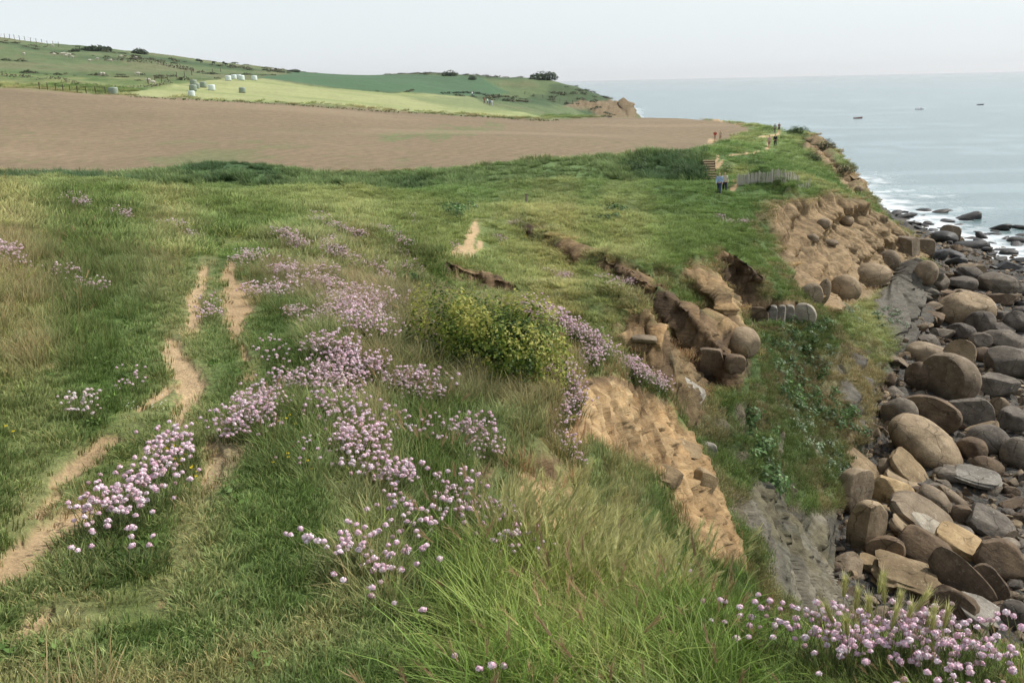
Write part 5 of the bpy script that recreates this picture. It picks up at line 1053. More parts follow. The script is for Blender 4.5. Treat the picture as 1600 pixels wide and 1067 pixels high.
p, k = sample(fld(poly([(0, 600), (80, 600), (60, 700), (0, 700)], 3, 12, 20, 20)) * 6 + fld(poly([(180, 560), (240, 640), (180, 680), (120, 640)], 3, 12, 20, 20)) * 4, 1 + fr * 0, 2, 20, 200); scatter('daisies', wP, p, rng.uniform(.5, .9, len(p)), np.ones((len(p), 3)), .1, 'tiny white flowers dotted in the turf')

# ------------------------------------------------------------------ the big rounded bush and other shrubs
def bush(name, centre, radii, n, leaf, cols, seed, label, cat='bush', group=None, lobes=7, tiltx=0.0, branches=True, rot=0, wide=1.0, core=1.0):
    g = np.random.default_rng(seed); t = empty(name, centre, rot); tag(t, label, cat, group)
    L_ = [(np.array([0, 0, .25 * core]), core)] + [(np.array([math.cos(a) * .55 * wide * g.uniform(.6, 1.1), math.sin(a) * .55 * wide * g.uniform(.6, 1.1), g.uniform(.05, .5)]), g.uniform(.42, .66)) for a in np.linspace(0, 6.283, lobes, endpoint=False) + g.uniform(0, .5)]
    i_ = g.choice(len(L_), n, p=np.array([r ** 2 for _, r in L_]) / sum(r ** 2 for _, r in L_)); cen = np.array([L_[j][0] for j in i_]); rad = np.array([L_[j][1] for j in i_])
    d = g.normal(size=(n, 3)); d /= np.linalg.norm(d, axis=1, keepdims=True); rr_ = g.uniform(.5, 1.03, n) ** .4
    p0 = cen + d * (rad * rr_)[:, None]; nf = fbm(p0[:, 0] * 3 + seed, p0[:, 1] * 3, p0[:, 2] * 3, oct=3, seed=seed); p0 += d * (nf * .16)[:, None]
    keep = (p0[:, 2] > -.12) & (nf + g.normal(0, .12, n) > -.42); p0, d, nf = p0[keep], d[keep], nf[keep]; n = len(p0)
    P0 = p0 * np.array(radii); P0[:, 2] += P0[:, 0] * tiltx
    nr = d + [.1, 0, .45] + g.normal(0, .5, (n, 3)); nr /= np.linalg.norm(nr, axis=1, keepdims=True); tt = np.cross(nr, g.normal(size=(n, 3))); tt /= np.linalg.norm(tt, axis=1, keepdims=True); ss = np.cross(nr, tt); sz = (leaf * g.uniform(.6, 1.3, n))[:, None]
    V = np.stack([P0 - tt * sz, P0 + ss * sz * .55, P0 + tt * sz, P0 - ss * sz * .55], 1).reshape(-1, 3); F = np.arange(4 * n).reshape(n, 4)
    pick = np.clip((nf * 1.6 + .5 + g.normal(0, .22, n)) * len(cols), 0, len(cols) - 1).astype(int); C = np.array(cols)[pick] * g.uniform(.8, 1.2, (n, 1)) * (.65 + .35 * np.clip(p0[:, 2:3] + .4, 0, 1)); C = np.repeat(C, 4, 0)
    put('foliage', mesh_col('foliage', V, F, C, M_LEAF), (0, 0, 0), t)
    if branches:
        VV, FF = [], []
        for q in range(9):
            a = g.uniform(0, 6.283); e = np.array([math.cos(a) * radii[0] * .6, math.sin(a) * radii[1] * .6, radii[2] * g.uniform(.4, .8)]); mid = e * .5 + [0, 0, .06 * radii[2]]
            v_, f_ = tube([(0, 0, -.1 * radii[2]), tuple(mid), tuple(e)], [radii[0] * .03, radii[0] * .02, radii[0] * .008], 5); FF += [tuple(x + len(VV) for x in f) for f in f_]; VV += v_
        put('branches', mesh_col('branches', np.array(VV), np.array(FF), np.tile(c3(92, 76, 58), (len(VV), 1)), M_LEAF), (0, 0, 0), t)
    return t
def veg_at(u, v, y0=3): return ground_hit(u, v, y0)
hit = veg_at(768, 606, 4); s_ = math.dist(hit, (0, 0, CAMZ)) / FPX
GB = [c3(66, 86, 34), c3(90, 114, 44), c3(116, 134, 52), c3(142, 152, 62), c3(172, 170, 84)]
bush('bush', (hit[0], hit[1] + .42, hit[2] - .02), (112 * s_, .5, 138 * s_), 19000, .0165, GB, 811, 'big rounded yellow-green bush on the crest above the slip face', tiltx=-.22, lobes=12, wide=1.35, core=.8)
h_ = ground_hit(635, 440, 8)
bush('shrub', h_, (.28, .25, .2), 900, .03, [c3(58, 84, 40), c3(78, 106, 50), c3(96, 122, 60)], 813, 'small dark green shrub on the thrift slope left of the scarp', 'shrub', branches=False)
# grass skirts over the bush crown
p = np.array([ground_hit(*q, 4) or (0, 9, 19) for q in [(g.uniform(640, 860), g.uniform(455, 500)) for _ in range(10)]])
for (u, v, w_, h2, seed, lab) in ((1322, 262, 30, 18, 1, 'dark wind-pruned shrub at the outermost brink of the far cliff'), (1290, 226, 34, 16, 2, 'dark shrub on the brink where the far cliff starts to fall'), (1248, 203, 34, 12, 3, 'low green shrub crowning the knoll behind the walkers'), (1180, 255, 26, 16, 4, 'dark green shrub on the slope above the paling fence'), (1135, 262, 20, 20, 5, 'leafy shrub right of the wooden steps'),
                                  (990, 258, 56, 22, 6, 'dense dark thicket on the bank left of the wooden steps'), (1062, 262, 36, 20, 7, 'green thicket just left of the wooden steps'), (1270, 245, 28, 14, 12, 'dull brown-green shrub halfway along the far brink'), (70, 296, 40, 12, 8, 'dark leafy bramble bush on the left bank'), (205, 345, 16, 10, 9, 'small dark shrub under the pink flowers on the left bank'), (712, 335, 26, 12, 10, 'low dark shrub in the dip by the sandy path'), (698, 350, 16, 12, 11, 'small green shrub left of the sandy path'), (940, 340, 44, 12, 13, 'mid-green bramble patch on the open bench')):
    hit = veg_at(u, v + h2 * .4, 12)
    if not hit: continue
    s_ = math.dist(hit, (0, 0, CAMZ)) / FPX
    dk = [c3(52, 70, 40), c3(66, 88, 48), c3(84, 106, 58)] if seed not in (1, 2, 12) else [c3(50, 58, 38), c3(66, 72, 46), c3(88, 88, 58)]
    bush('shrub', hit, (w_ * s_ * .5, w_ * s_ * .45, h2 * s_ * .75), 1500, .028 * w_ * s_, dk, 820 + seed, lab, 'shrub', branches=False)
# on the skyline and the hill
for (u, v, w_, h2, seed, lab) in ((849, 120, 42, 13, 21, 'dark domed thicket alone on the headland top'), (703, 114, 26, 8, 22, 'flat dark bush on the skyline of the middle field'), (738, 120, 14, 6, 23, 'small bush on the skyline right of the flat one'), (150, 75, 44, 7, 24, 'long low bush on the hill skyline'), (218, 80, 24, 8, 25, 'rounded bush on the hill skyline'), (118, 76, 14, 5, 26, 'little bush at the left end of the skyline bushes'), (310, 91, 8, 4, 27, 'tiny bush on the descending skyline'), (460, 108, 18, 4, 28, 'flat bush low on the descending skyline')):
    hit = veg_at(u, v + 5, 150)
    if not hit: continue
    s_ = math.dist(hit, (0, 0, CAMZ)) / FPX
    bush('hilltop_bush', hit, (w_ * s_ * .5, w_ * s_ * .4, h2 * s_ * .85), 900, .05 * w_ * s_, [c3(52, 66, 46), c3(66, 80, 54), c3(78, 92, 62)], 840 + seed, lab, 'bush', branches=False)
for (pts, h2, col, lab) in (([(163, 95), (200, 97), (240, 99), (275, 107), (305, 113)], 6, (104, 96, 78), 'brownish scrub hedge slanting across the sheep hill'), ([(0, 118), (45, 123)], 6, (98, 88, 76), 'short brown scrub hedge at the left foot of the hill'), ([(60, 125), (90, 124), (125, 133), (190, 138), (240, 136), (268, 130)], 5, (108, 104, 84), 'grey-brown hedge between the sheep hill and the mown meadow'), ([(690, 147), (720, 146), (760, 150)], 4, (56, 66, 50), 'dark hedge beyond the small group of far walkers'), ([(200, 152), (300, 157), (420, 163), (540, 171), (660, 178), (760, 184), (870, 190)], 3, (82, 100, 58), 'thin green hedge dividing the ploughed field from the meadow')):
    V, F, C, kk = [], [], [], 0; g2 = np.random.default_rng(int(pts[0][0]) + 3)
    P3 = [ground_hit(u, v, 120) for u, v in pts]; P3 = [q for q in P3 if q]
    if len(P3) < 2: continue
    for a_, b_ in zip(P3, P3[1:]):
        n_ = int(math.dist(a_, b_) * 9); s_ = math.dist(a_, (0, 0, CAMZ)) / FPX
        for _ in range(n_):
            t_ = g2.uniform(); x_, y_ = a_[0] + t_ * (b_[0] - a_[0]), a_[1] + t_ * (b_[1] - a_[1]); hh_ = h2 * s_ * (.55 + .6 * abs(vnoise(np.array([x_ / 5]), np.array([y_ / 5]), seed=3)[0]))
            q = np.array([x_ + g2.normal(0, .4), y_ + g2.normal(0, .4), ground_z(x_, y_) + g2.uniform(-.1, 1) * hh_]); t1 = g2.normal(size=3); t1 /= np.linalg.norm(t1); t2 = np.cross(t1, g2.normal(size=3)); t2 /= np.linalg.norm(t2); z_ = s_ * 1.3
            V += [tuple(q - t1 * z_), tuple(q + t2 * z_ * .6), tuple(q + t1 * z_), tuple(q - t2 * z_ * .6)]; F.append((kk, kk + 1, kk + 2, kk + 3)); kk += 4; C += [c3(*col) * g2.uniform(.7, 1.2)] * 4
    tag(put('hedge', mesh_col('hedge', np.array(V), np.array(F), np.array(C), M_LEAF)), lab, 'hedge')
print('plants', time.time() - T0)
# ------------------------------------------------------------------ people
def skin_mesh(name, joints, bones, mat_, sub=2):
    """joints: {name: (x, y, z, rx, ry)}; one continuous skinned surface"""
    keys = list(joints); me = bpy.data.meshes.new(name); me.from_pydata([joints[k][:3] for k in keys], [(keys.index(a), keys.index(b)) for a, b in bones], [])
    o = bpy.data.objects.new(name, me); COL.objects.link(o); md = o.modifiers.new('skin', 'SKIN'); md.use_smooth_shade = True
    lay = me.skin_vertices[0].data
    for i, k in enumerate(keys): lay[i].radius = joints[k][3:5]; lay[i].use_root = (i == 0)
    if sub: s2 = o.modifiers.new('sub', 'SUBSURF'); s2.levels = sub; s2.render_levels = sub
    dg = bpy.context.evaluated_depsgraph_get(); nm = bpy.data.meshes.new_from_object(o.evaluated_get(dg)); bpy.data.objects.remove(o); nm.name = name
    nm.materials.clear(); nm.materials.append(mat_)
    for p_ in nm.polygons: p_.use_smooth = True
    return nm
SKIN = plain('skin', tuple(c3(206, 160, 132)), .6, .05)
_cl = {}
def cloth(rgb):
    if rgb not in _cl: _cl[rgb] = plain('cloth', tuple(c3(*rgb)), .9, .12, 8)
    return _cl[rgb]
def person(u, v, hpx, label, top, legs, hair=(70, 54, 42), face=0, stride=.28, shorts=False, hat=None, pack=None, arm=.15, group=None, y0=60):
    hit = ground_hit(u, v, y0)
    if not hit: return
    d = math.dist(hit, (0, 0, CAMZ)); S = min(1.85, max(1.6, hpx * d / FPX)) / 1.75
    t = empty('person', (hit[0], hit[1], hit[2] - .02), math.atan2(-hit[0], hit[1]) + face); tag(t, label, 'person', group); t.scale = (S, S, S)
    st = stride; J = {'pelvis': (0, 0, .93, .13, .1), 'waist': (0, 0, 1.1, .12, .09), 'chest': (0, -.01, 1.32, .15, .1), 'neckb': (0, 0, 1.46, .07, .065), 'neck': (0, -.01, 1.53, .052, .055), 'head': (0, -.02, 1.63, .072, .09), 'crown': (0, -.01, 1.71, .055, .07)}
    Bn = [('pelvis', 'waist'), ('waist', 'chest'), ('chest', 'neckb'), ('neckb', 'neck'), ('neck', 'head'), ('head', 'crown')]
    for s_, sg in (('l', 1), ('r', -1)):
        f = st * sg
        J.update({'hip' + s_: (.09 * sg, 0, .88, .085, .085), 'knee' + s_: (.09 * sg, -f * .55 - .02, .49, .055, .058), 'ank' + s_: (.09 * sg, -f * .85 + (.06 if f < 0 else 0), .09, .036, .04), 'toe' + s_: (.1 * sg, -f * .85 - .14 + (.06 if f < 0 else 0), .035, .035, .03),
                  'sh' + s_: (.185 * sg, 0, 1.41, .055, .055), 'elb' + s_: (.235 * sg, f * .35 + .03, 1.14, .042, .042), 'wri' + s_: (.235 * sg, f * .6 - arm, .93, .028, .03), 'hand' + s_: (.225 * sg, f * .68 - arm * 1.2, .83, .024, .038)})
        Bn += [('pelvis', 'hip' + s_), ('hip' + s_, 'knee' + s_), ('knee' + s_, 'ank' + s_), ('ank' + s_, 'toe' + s_), ('chest', 'sh' + s_), ('sh' + s_, 'elb' + s_), ('elb' + s_, 'wri' + s_), ('wri' + s_, 'hand' + s_)]
    bd = put('body', skin_mesh('body', J, Bn, SKIN), parent=t)
    g_ = lambda k, e: (*J[k][:3], J[k][3] + e, J[k][4] + e)
    sj = {'pelvis': (0, 0, .95, .15, .12)}; sj.update({k: g_(k, .022) for k in ('waist', 'chest')}); sj['neckb'] = (0, 0, 1.47, .075, .075); sb = [('pelvis', 'waist'), ('waist', 'chest'), ('chest', 'neckb')]
    for s_ in 'lr':
        sj['sh' + s_] = g_('sh' + s_, .018); sj['elb' + s_] = g_('elb' + s_, .016); sb += [('chest', 'sh' + s_), ('sh' + s_, 'elb' + s_)]
        if not shorts: sj['wri' + s_] = g_('wri' + s_, .014); sb.append(('elb' + s_, 'wri' + s_))
    put('jacket' if not shorts else 'shirt', skin_mesh('shirt', sj, sb, cloth(top)), parent=t)
    tj = {'pelvis': (0, 0, .96, .14, .115)}; tb = []
    for s_ in 'lr':
        tj['hip' + s_] = g_('hip' + s_, .02); k = J['knee' + s_]; tj['knee' + s_] = g_('knee' + s_, .022); tb += [('pelvis', 'hip' + s_), ('hip' + s_, 'knee' + s_)]
        if not shorts: a_ = J['ank' + s_]; tj['ank' + s_] = (*a_[:3], a_[3] + .025, a_[4] + .025); tb.append(('knee' + s_, 'ank' + s_))
    put('shorts' if shorts else 'trousers', skin_mesh('trousers', tj, tb, cloth(legs)), parent=t)
    for s_ in 'lr':
        a_, e_ = J['ank' + s_], J['toe' + s_]; put('shoe', skin_mesh('shoe', {'a': (a_[0], a_[1] + .03, .045, .048, .045), 'b': (e_[0], e_[1], .035, .046, .036)}, [('a', 'b')], cloth((52, 48, 46))), parent=t)
    hc = J['head']; put('hair', skin_mesh('hair', {'a': (0, .03, 1.66, .078, .085), 'b': (0, .0, 1.725, .075, .085)}, [('a', 'b')], cloth(hair)), parent=t)
    put('nose', skin_mesh('nose', {'a': (0, -.115, 1.635, .012, .012), 'b': (0, -.13, 1.61, .016, .014)}, [('a', 'b')], SKIN, 1), parent=bd)
    for sx in (-1, 1): put('eye', skin_mesh('eye', {'a': (.03 * sx - .004, -.108, 1.655, .01, .008), 'b': (.03 * sx + .004, -.108, 1.655, .01, .008)}, [('a', 'b')], cloth((40, 34, 30)), 1), parent=bd)
    if hat: put('hat', skin_mesh('hat', {'a': (0, -.01, 1.70, .12, .12), 'b': (0, -.01, 1.72, .1, .1), 'c': (0, 0, 1.80, .075, .08)}, [('a', 'b'), ('b', 'c')], cloth(hat)), parent=t)
    if pack: put('backpack', skin_mesh('backpack', {'a': (0, .17, 1.08, .13, .08), 'b': (0, .18, 1.25, .14, .09), 'c': (0, .15, 1.4, .11, .06)}, [('a', 'b'), ('b', 'c')], cloth(pack)), parent=t)
person(1123.5, 304, 33, 'person in pale blue shirt and dark trousers walking toward the viewpoint', (158, 178, 204), (62, 70, 92), (150, 130, 110), -.1, .24)
person(1132, 303, 33, 'person in beige jacket and dark trousers walking beside the blue shirt', (198, 188, 168), (46, 48, 58), (84, 70, 58), .15, .26)
person(1201.5, 232, 19, 'person in pinkish top and shorts on the sandy path', (206, 164, 160), (176, 132, 128), (90, 70, 50), 3.0, .2, True, y0=110)
person(1211, 230, 19, 'person dressed all in black on the cliff-top path', (40, 42, 50), (34, 36, 42), (40, 34, 30), .2, .2, y0=110)
person(1210.5, 208, 14, 'person with white hat and grey backpack walking away on the path', (176, 178, 174), (120, 116, 104), (120, 110, 100), 3.1, .24, False, (226, 226, 218), (140, 146, 140), y0=110)
person(1217, 207, 14, 'person in brown top beside the white-hatted walker', (150, 118, 100), (92, 80, 74), (70, 50, 40), 3.3, .24, True, y0=110)
person(1176, 193, 13, 'person in dark clothes standing alone near the sea skyline', (44, 52, 62), (40, 44, 52), (50, 44, 40), .4, .15, y0=120)
person(1193, 195, 11, 'person in dark red top left of the white shirt on the skyline', (98, 62, 60), (64, 48, 46), (50, 44, 40), 2.8, .2, y0=120)
person(1201.5, 194.5, 11, 'person in white shirt near the sea skyline', (222, 226, 228), (88, 98, 112), (70, 60, 50), -.3, .2, y0=120)
person(1117, 222.5, 13, 'person in red top at the edge of the ploughed field', (170, 78, 70), (176, 160, 142), (80, 60, 50), .1, .22, True, y0=110)
person(1125.5, 222, 12, 'person in beige clothes following the red top', (196, 178, 152), (178, 150, 128), (90, 70, 50), .1, .22, True, y0=110)
for (u_, v_, c1, c2, lb) in ((757, 163, (128, 82, 76), (80, 66, 64), 'far person in dull red on the meadow edge'), (762, 164, (214, 216, 218), (100, 110, 140), 'far person in white at the left of the far group'), (765.5, 166, (120, 140, 176), (70, 76, 96), 'far person in blue in the middle of the far group'), (769, 166.5, (226, 226, 226), (200, 204, 210), 'far person all in white at the right of the far group'), (738, 152, (228, 228, 226), (90, 96, 110), 'lone far person in white by the dark hedge')):
    person(u_, v_, 10, lb, c1, c2, (70, 60, 50), rng.uniform(0, 6), .2, y0=150)

# ------------------------------------------------------------------ wrapped bales in the mown meadow
def revolve(prof, n=28):
    V = [(r * math.cos(6.28318 * k / n), r * math.sin(6.28318 * k / n), z) for r, z in prof for k in range(n)]
    F = [(i * n + k, i * n + (k + 1) % n, (i + 1) * n + (k + 1) % n, (i + 1) * n + k) for i in range(len(prof) - 1) for k in range(n)]
    return np.array(V), np.array(F)
def bale_mesh(seed, m_):
    g_ = np.random.default_rng(seed); prof = [(.02, 0), (.5, .01), (.63, .06), (.67, .15), (.66, .35), (.68, .6), (.66, .85), (.67, 1.05), (.63, 1.14), (.5, 1.2), (.02, 1.21)]
    V, F = revolve(prof); V = V * (1 + .025 * fbm(V[:, 0] * 3, V[:, 1] * 3, V[:, 2] * 6, oct=3, seed=seed))[:, None]; me = new_mesh('bale', V, F); me.materials.append(m_); me.shade_smooth(); return me
WRAPW = plain('white_wrap', tuple(c3(216, 226, 220)), .4, .08, 3, .3, .5); WRAPG = plain('green_wrap', tuple(c3(140, 152, 134)), .45, .12, 3, .3, .5)
BW, BG = bale_mesh(1, WRAPW), bale_mesh(2, WRAPG)
for (u, v, wpx, m_, lb) in ((177.5, 148.5, 13, BG, 'grey-green wrapped bale alone at the field corner'), (302.5, 134, 10, BG, 'rearmost grey-green bale of the tight cluster'), (307.5, 138.5, 9, BG, 'right-hand grey-green bale of the tight cluster'), (302, 142.5, 11, BG, 'front grey-green bale of the tight cluster'), (317.8, 137, 10, BG, 'grey-green bale just right of the tight cluster'), (331, 141.5, 10, BW, 'white wrapped bale right of the grey-green ones'), (299.4, 151, 10, BW, 'white wrapped bale nearest the ploughed field'),
                            (356.6, 126.5, 9, BW, 'first white bale of the far row'), (365.6, 124, 8, BW, 'second white bale of the far row, set a little back'), (373.5, 123, 7, BW, 'white bale half hidden in the far row'), (377.5, 126, 9, BW, 'slumped white bale fourth in the far row'), (397.5, 126, 8.5, BW, 'white bale alone at the right end of the far row'), (378.8, 145.5, 10, BG, 'grey-green bale alone in the middle of the meadow')):
    hit = ground_hit(u, v, 150)
    if not hit: continue
    d = math.dist(hit, (0, 0, CAMZ)); s_ = wpx * d / FPX / 1.34; o = put('hay_bale', m_, (hit[0], hit[1], hit[2] - .05), None, (0, 0, rng.uniform(0, 6)), (s_, s_, s_ * .92)); tag(o, lb, 'bale')

# ------------------------------------------------------------------ sheep on the hill
WOOL = plain('wool', tuple(c3(214, 206, 188)), .95, .12, 5, .4); SFACE = plain('sheep_face', tuple(c3(196, 184, 166)), .9, .1); DARKF = plain('dark_hide', tuple(c3(44, 40, 38)), .8, .1)
def animal(body_m, head_m):
    J = {'rump': (-.42, 0, .62, .2, .22), 'belly': (-.05, 0, .6, .25, .27), 'chest': (.32, 0, .62, .2, .24), 'neck': (.52, 0, .66, .11, .13)}
    b_ = skin_mesh('body', J, [('rump', 'belly'), ('belly', 'chest'), ('chest', 'neck')], body_m, 1)
    h_ = skin_mesh('head', {'a': (.54, 0, .68, .08, .09), 'b': (.7, 0, .62, .07, .08), 'c': (.82, 0, .52, .05, .05)}, [('a', 'b'), ('b', 'c')], head_m, 1)
    l_ = skin_mesh('leg', {'a': (0, 0, .5, .07, .08), 'b': (.01, 0, .27, .04, .045), 'c': (0, 0, .02, .032, .035)}, [('a', 'b'), ('b', 'c')], head_m, 1)
    t_ = skin_mesh('tail', {'a': (-.6, 0, .66, .04, .04), 'b': (-.68, 0, .5, .035, .035)}, [('a', 'b')], body_m, 1)
    e_ = skin_mesh('ear', {'a': (.58, .06, .75, .02, .03), 'b': (.56, .15, .74, .015, .03)}, [('a', 'b')], head_m, 1)
    return b_, h_, l_, t_, e_
SHEEP, CATTLE = animal(WOOL, SFACE), animal(DARKF, DARKF)
def graze(kind, name, u, v, label, cat, group, size):
    hit = ground_hit(u, v, 150)
    if not hit: return
    t = empty(name, hit, rng.choice([0, 3.14]) + rng.normal(0, .5)); t.scale = (size,) * 3; tag(t, label, cat, group)
    bd = put('body', kind[0], parent=t); hd = put('head', kind[1], parent=t); put('tail', kind[3], parent=bd); put('ear', kind[4], parent=hd); put('ear', kind[4], parent=hd, scale=(1, -1, 1))
    for x_ in (-.36, .3):
        for y_ in (-.12, .12): put('leg', kind[2], (x_, y_, 0), t)
for (zx, zy) in ((120, 180), (205, 127), (265, 139), (272, 182), (310, 180), (331, 190), (338, 182), (350, 184), (362, 197), (448, 214), (487, 205), (555, 212), (505, 282), (518, 283), (690, 282), (745, 317), (768, 328), (605, 192), (680, 199), (322, 178)):
    lab = 'whitish sheep in the loose flock near the hill crest' if 260 < zx < 380 and zy < 200 else ('whitish sheep by itself low on the hill near the meadow fence' if zy > 260 else ('whitish sheep grazing apart on the upper hillside' if zx < 260 else 'whitish sheep near the brown scrub hedge on the hill'))
    grp = {'whitish sheep in': 'flock of sheep near the crest', 'whitish sheep by': 'sheep low on the hill', 'whitish sheep gr': 'sheep apart on the upper hill', 'whitish sheep ne': 'sheep by the scrub hedge'}[lab[:16]]
    graze(SHEEP, 'sheep', zx / 3.2, 30 + zy / 3.2 + 1, lab, 'sheep', grp, 1.25)
for (zx, zy) in ((1008, 218), (1068, 224), (1118, 225), (1132, 232), (1380, 257)): graze(CATTLE, 'cow', zx / 3.2, 30 + zy / 3.2 + 1, 'tiny dark cow on the far green slope right of the hill', 'cow', 'cattle on the far slope', 1.5)
graze(SHEEP, 'cow', 1362 / 3.2, 30 + 259 / 3.2 + 1, 'pale cow beside a dark one on the far green slope', 'cow', None, 1.5)

# ------------------------------------------------------------------ fences, post, steps
WOODG = plain('weathered_wood', tuple(c3(150, 138, 120)), .9, .25, 9, .3); WOODD = plain('dark_wood', tuple(c3(96, 84, 70)), .9, .25, 9, .3)
def boxm(name, sx, sy, sz, m_, taper=1.0, bev=.12):
    bm = bmesh.new(); bmesh.ops.create_cube(bm, size=1)
    for v_ in bm.verts: v_.co = Vector((v_.co.x * sx * (taper if v_.co.z > 0 else 1), v_.co.y * sy * (taper if v_.co.z > 0 else 1), (v_.co.z + .5) * sz))
    bmesh.ops.bevel(bm, geom=bm.edges[:], offset=min(sx, sy, sz) * bev, segments=1, affect='EDGES'); me = bpy.data.meshes.new(name); bm.to_mesh(me); bm.free(); me.materials.append(m_); return me
hit = ground_hit(822, 322, 30); t = empty('marker_post', hit); tag(t, 'short weathered wooden post standing alone on the grassy bench', 'post')
put('post', boxm('post', .2, .2, .85, WOODG, .85), (0, 0, -.05), t, (.03, .04, .3)); put('post_cap', boxm('post_cap', .2, .2, .04, WOODD), (.03, -.02, .8), t, (.03, .04, .3))
def wirefence(name, pts, n, ht, label, y0):
    P3 = [q for q in (ground_hit(u, v, y0) for u, v in pts) if q]
    if len(P3) < 2: return
    t = empty(name, P3[0]); tag(t, label, 'fence'); o0 = Vector(P3[0]); tops = []
    for i in range(n):
        x = i / (n - 1) * (len(P3) - 1); j = min(int(x), len(P3) - 2); f = x - j; px_, py_ = P3[j][0] + f * (P3[j + 1][0] - P3[j][0]), P3[j][1] + f * (P3[j + 1][1] - P3[j][1]); b_ = Vector((px_, py_, ground_z(px_, py_)))
        put('fence_post', boxm('fence_post', .16, .16, ht, WOODD, .9), b_ - o0 - Vector((0, 0, .1)), t, (rng.normal(0, .04), rng.normal(0, .04), 0)); tops.append(b_ - o0)
    for k_ in (.45, .75, .95):
        V, F = tube([q + Vector((0, 0, ht * k_ - .1)) for q in tops], .012, 4); me = new_mesh('wire', np.array(V), np.array(F)); me.materials.append(WOODD); put('wire', me, parent=t)
wirefence('stock_fence', [(0, 60), (28, 63), (60, 69), (92, 74)], 12, 2.2, 'post and wire fence along the left hill skyline', 200)
wirefence('stock_fence', [(62, 140), (95, 143), (125, 146), (165, 147)], 9, 1.5, 'post and wire fence between the hill and the ploughed field', 150)
wirefence('stock_fence', [(232, 132), (262, 126), (300, 118), (345, 113)], 10, 1.6, 'post and wire fence beside the mown meadow', 180)
wirefence('stock_fence', [(820, 148), (870, 158), (905, 163)], 8, 1.2, 'faint post fence near the headland cliff', 200)
# split-paling fence in front of the far slope
pal = [(1152, 290), (1168, 289), (1185, 286), (1205, 284), (1225, 285), (1245, 290), (1264, 296)]
P3 = [ground_hit(u, v, 70) for u, v in pal]; P3 = [(q[0], max(q[1], 88.0) if q[1] < 80 else q[1], q[2]) for q in P3 if q]
P3 = [(q[0], q[1], ground_z(q[0], q[1])) for q in P3]
t = empty('paling_fence', P3[0]); tag(t, 'grey split-paling fence curving behind the grassy mound at the brink', 'fence'); o0 = Vector(P3[0]); npal = 96; rails = {.3: [], .8: []}
PALG = plain('paling_wood', tuple(c3(182, 175, 161)), .9, .2, 9)
PALM = [boxm('paling', .058, .025, 0.86 + .05 * i, PALG) for i in range(3)]
for i in range(npal):
    x = i / (npal - 1) * (len(P3) - 1); j = min(int(x), len(P3) - 2); f = x - j; px_, py_ = P3[j][0] + f * (P3[j + 1][0] - P3[j][0]), P3[j][1] + f * (P3[j + 1][1] - P3[j][1]); b_ = Vector((px_, py_, ground_z(px_, py_))) - o0
    an = math.atan2(P3[j + 1][1] - P3[j][1], P3[j + 1][0] - P3[j][0]); put('paling', PALM[i % 3], b_ - Vector((0, 0, .06)), t, (rng.normal(0, .05), rng.normal(0, .05), an))
    for k_ in rails: rails[k_].append(b_ + Vector((0, .035, k_)))
    if i % 16 == 0 or i == npal - 1: put('fence_post', boxm('fence_post', .1, .09, 1.1, PALG, .9), b_ + Vector((0, -.08, -.1)), t)
for k_, q in rails.items():
    V, F = tube(q, .012, 4); me = new_mesh('wire', np.array(V), np.array(F)); me.materials.append(WOODD); put('wire', me, parent=t)
# timber steps up the bank
b0 = ground_hit(1110, 281, 80); top = ground_hit(1107, 259, 80)
if b0 and top:
    d = Vector(top) - Vector(b0); d.z = max(d.z, 1.0); dh = Vector((d.x, d.y, 0)); L_ = min(max(dh.length, 2.5), 6.0); dh.normalize(); hgt = 22 * math.dist(b0, (0, 0, CAMZ)) / FPX
    t = empty('timber_steps', b0, math.atan2(dh.y, dh.x) - math.pi / 2); tag(t, 'flight of timber-edged earth steps climbing the bank', 'steps')
    n = 8; EARTH = plain('trodden_earth', tuple(c3(140, 122, 92)), .95, .15, 6); PALEW = plain('pale_timber', tuple(c3(172, 158, 132)), .9, .15, 9)
    for i in range(n):
        z_ = (i + 1) / n * hgt; y_ = i / n * L_
        put('riser', boxm('riser', 1.2, .09, .07, PALEW), (0, y_, z_ - .075), t); put('tread', boxm('tread', 1.12, L_ / n, .4, EARTH, 1, .05), (0, y_ + L_ * .5 / n + .05, z_ - .43), t)
    for sx in (-1, 1):
        for i in range(0, n, 3): put('peg', boxm('peg', .07, .07, .35, WOODD), (sx * .54, i / n * L_ - .08, (i + 1) / n * hgt - .25), t)

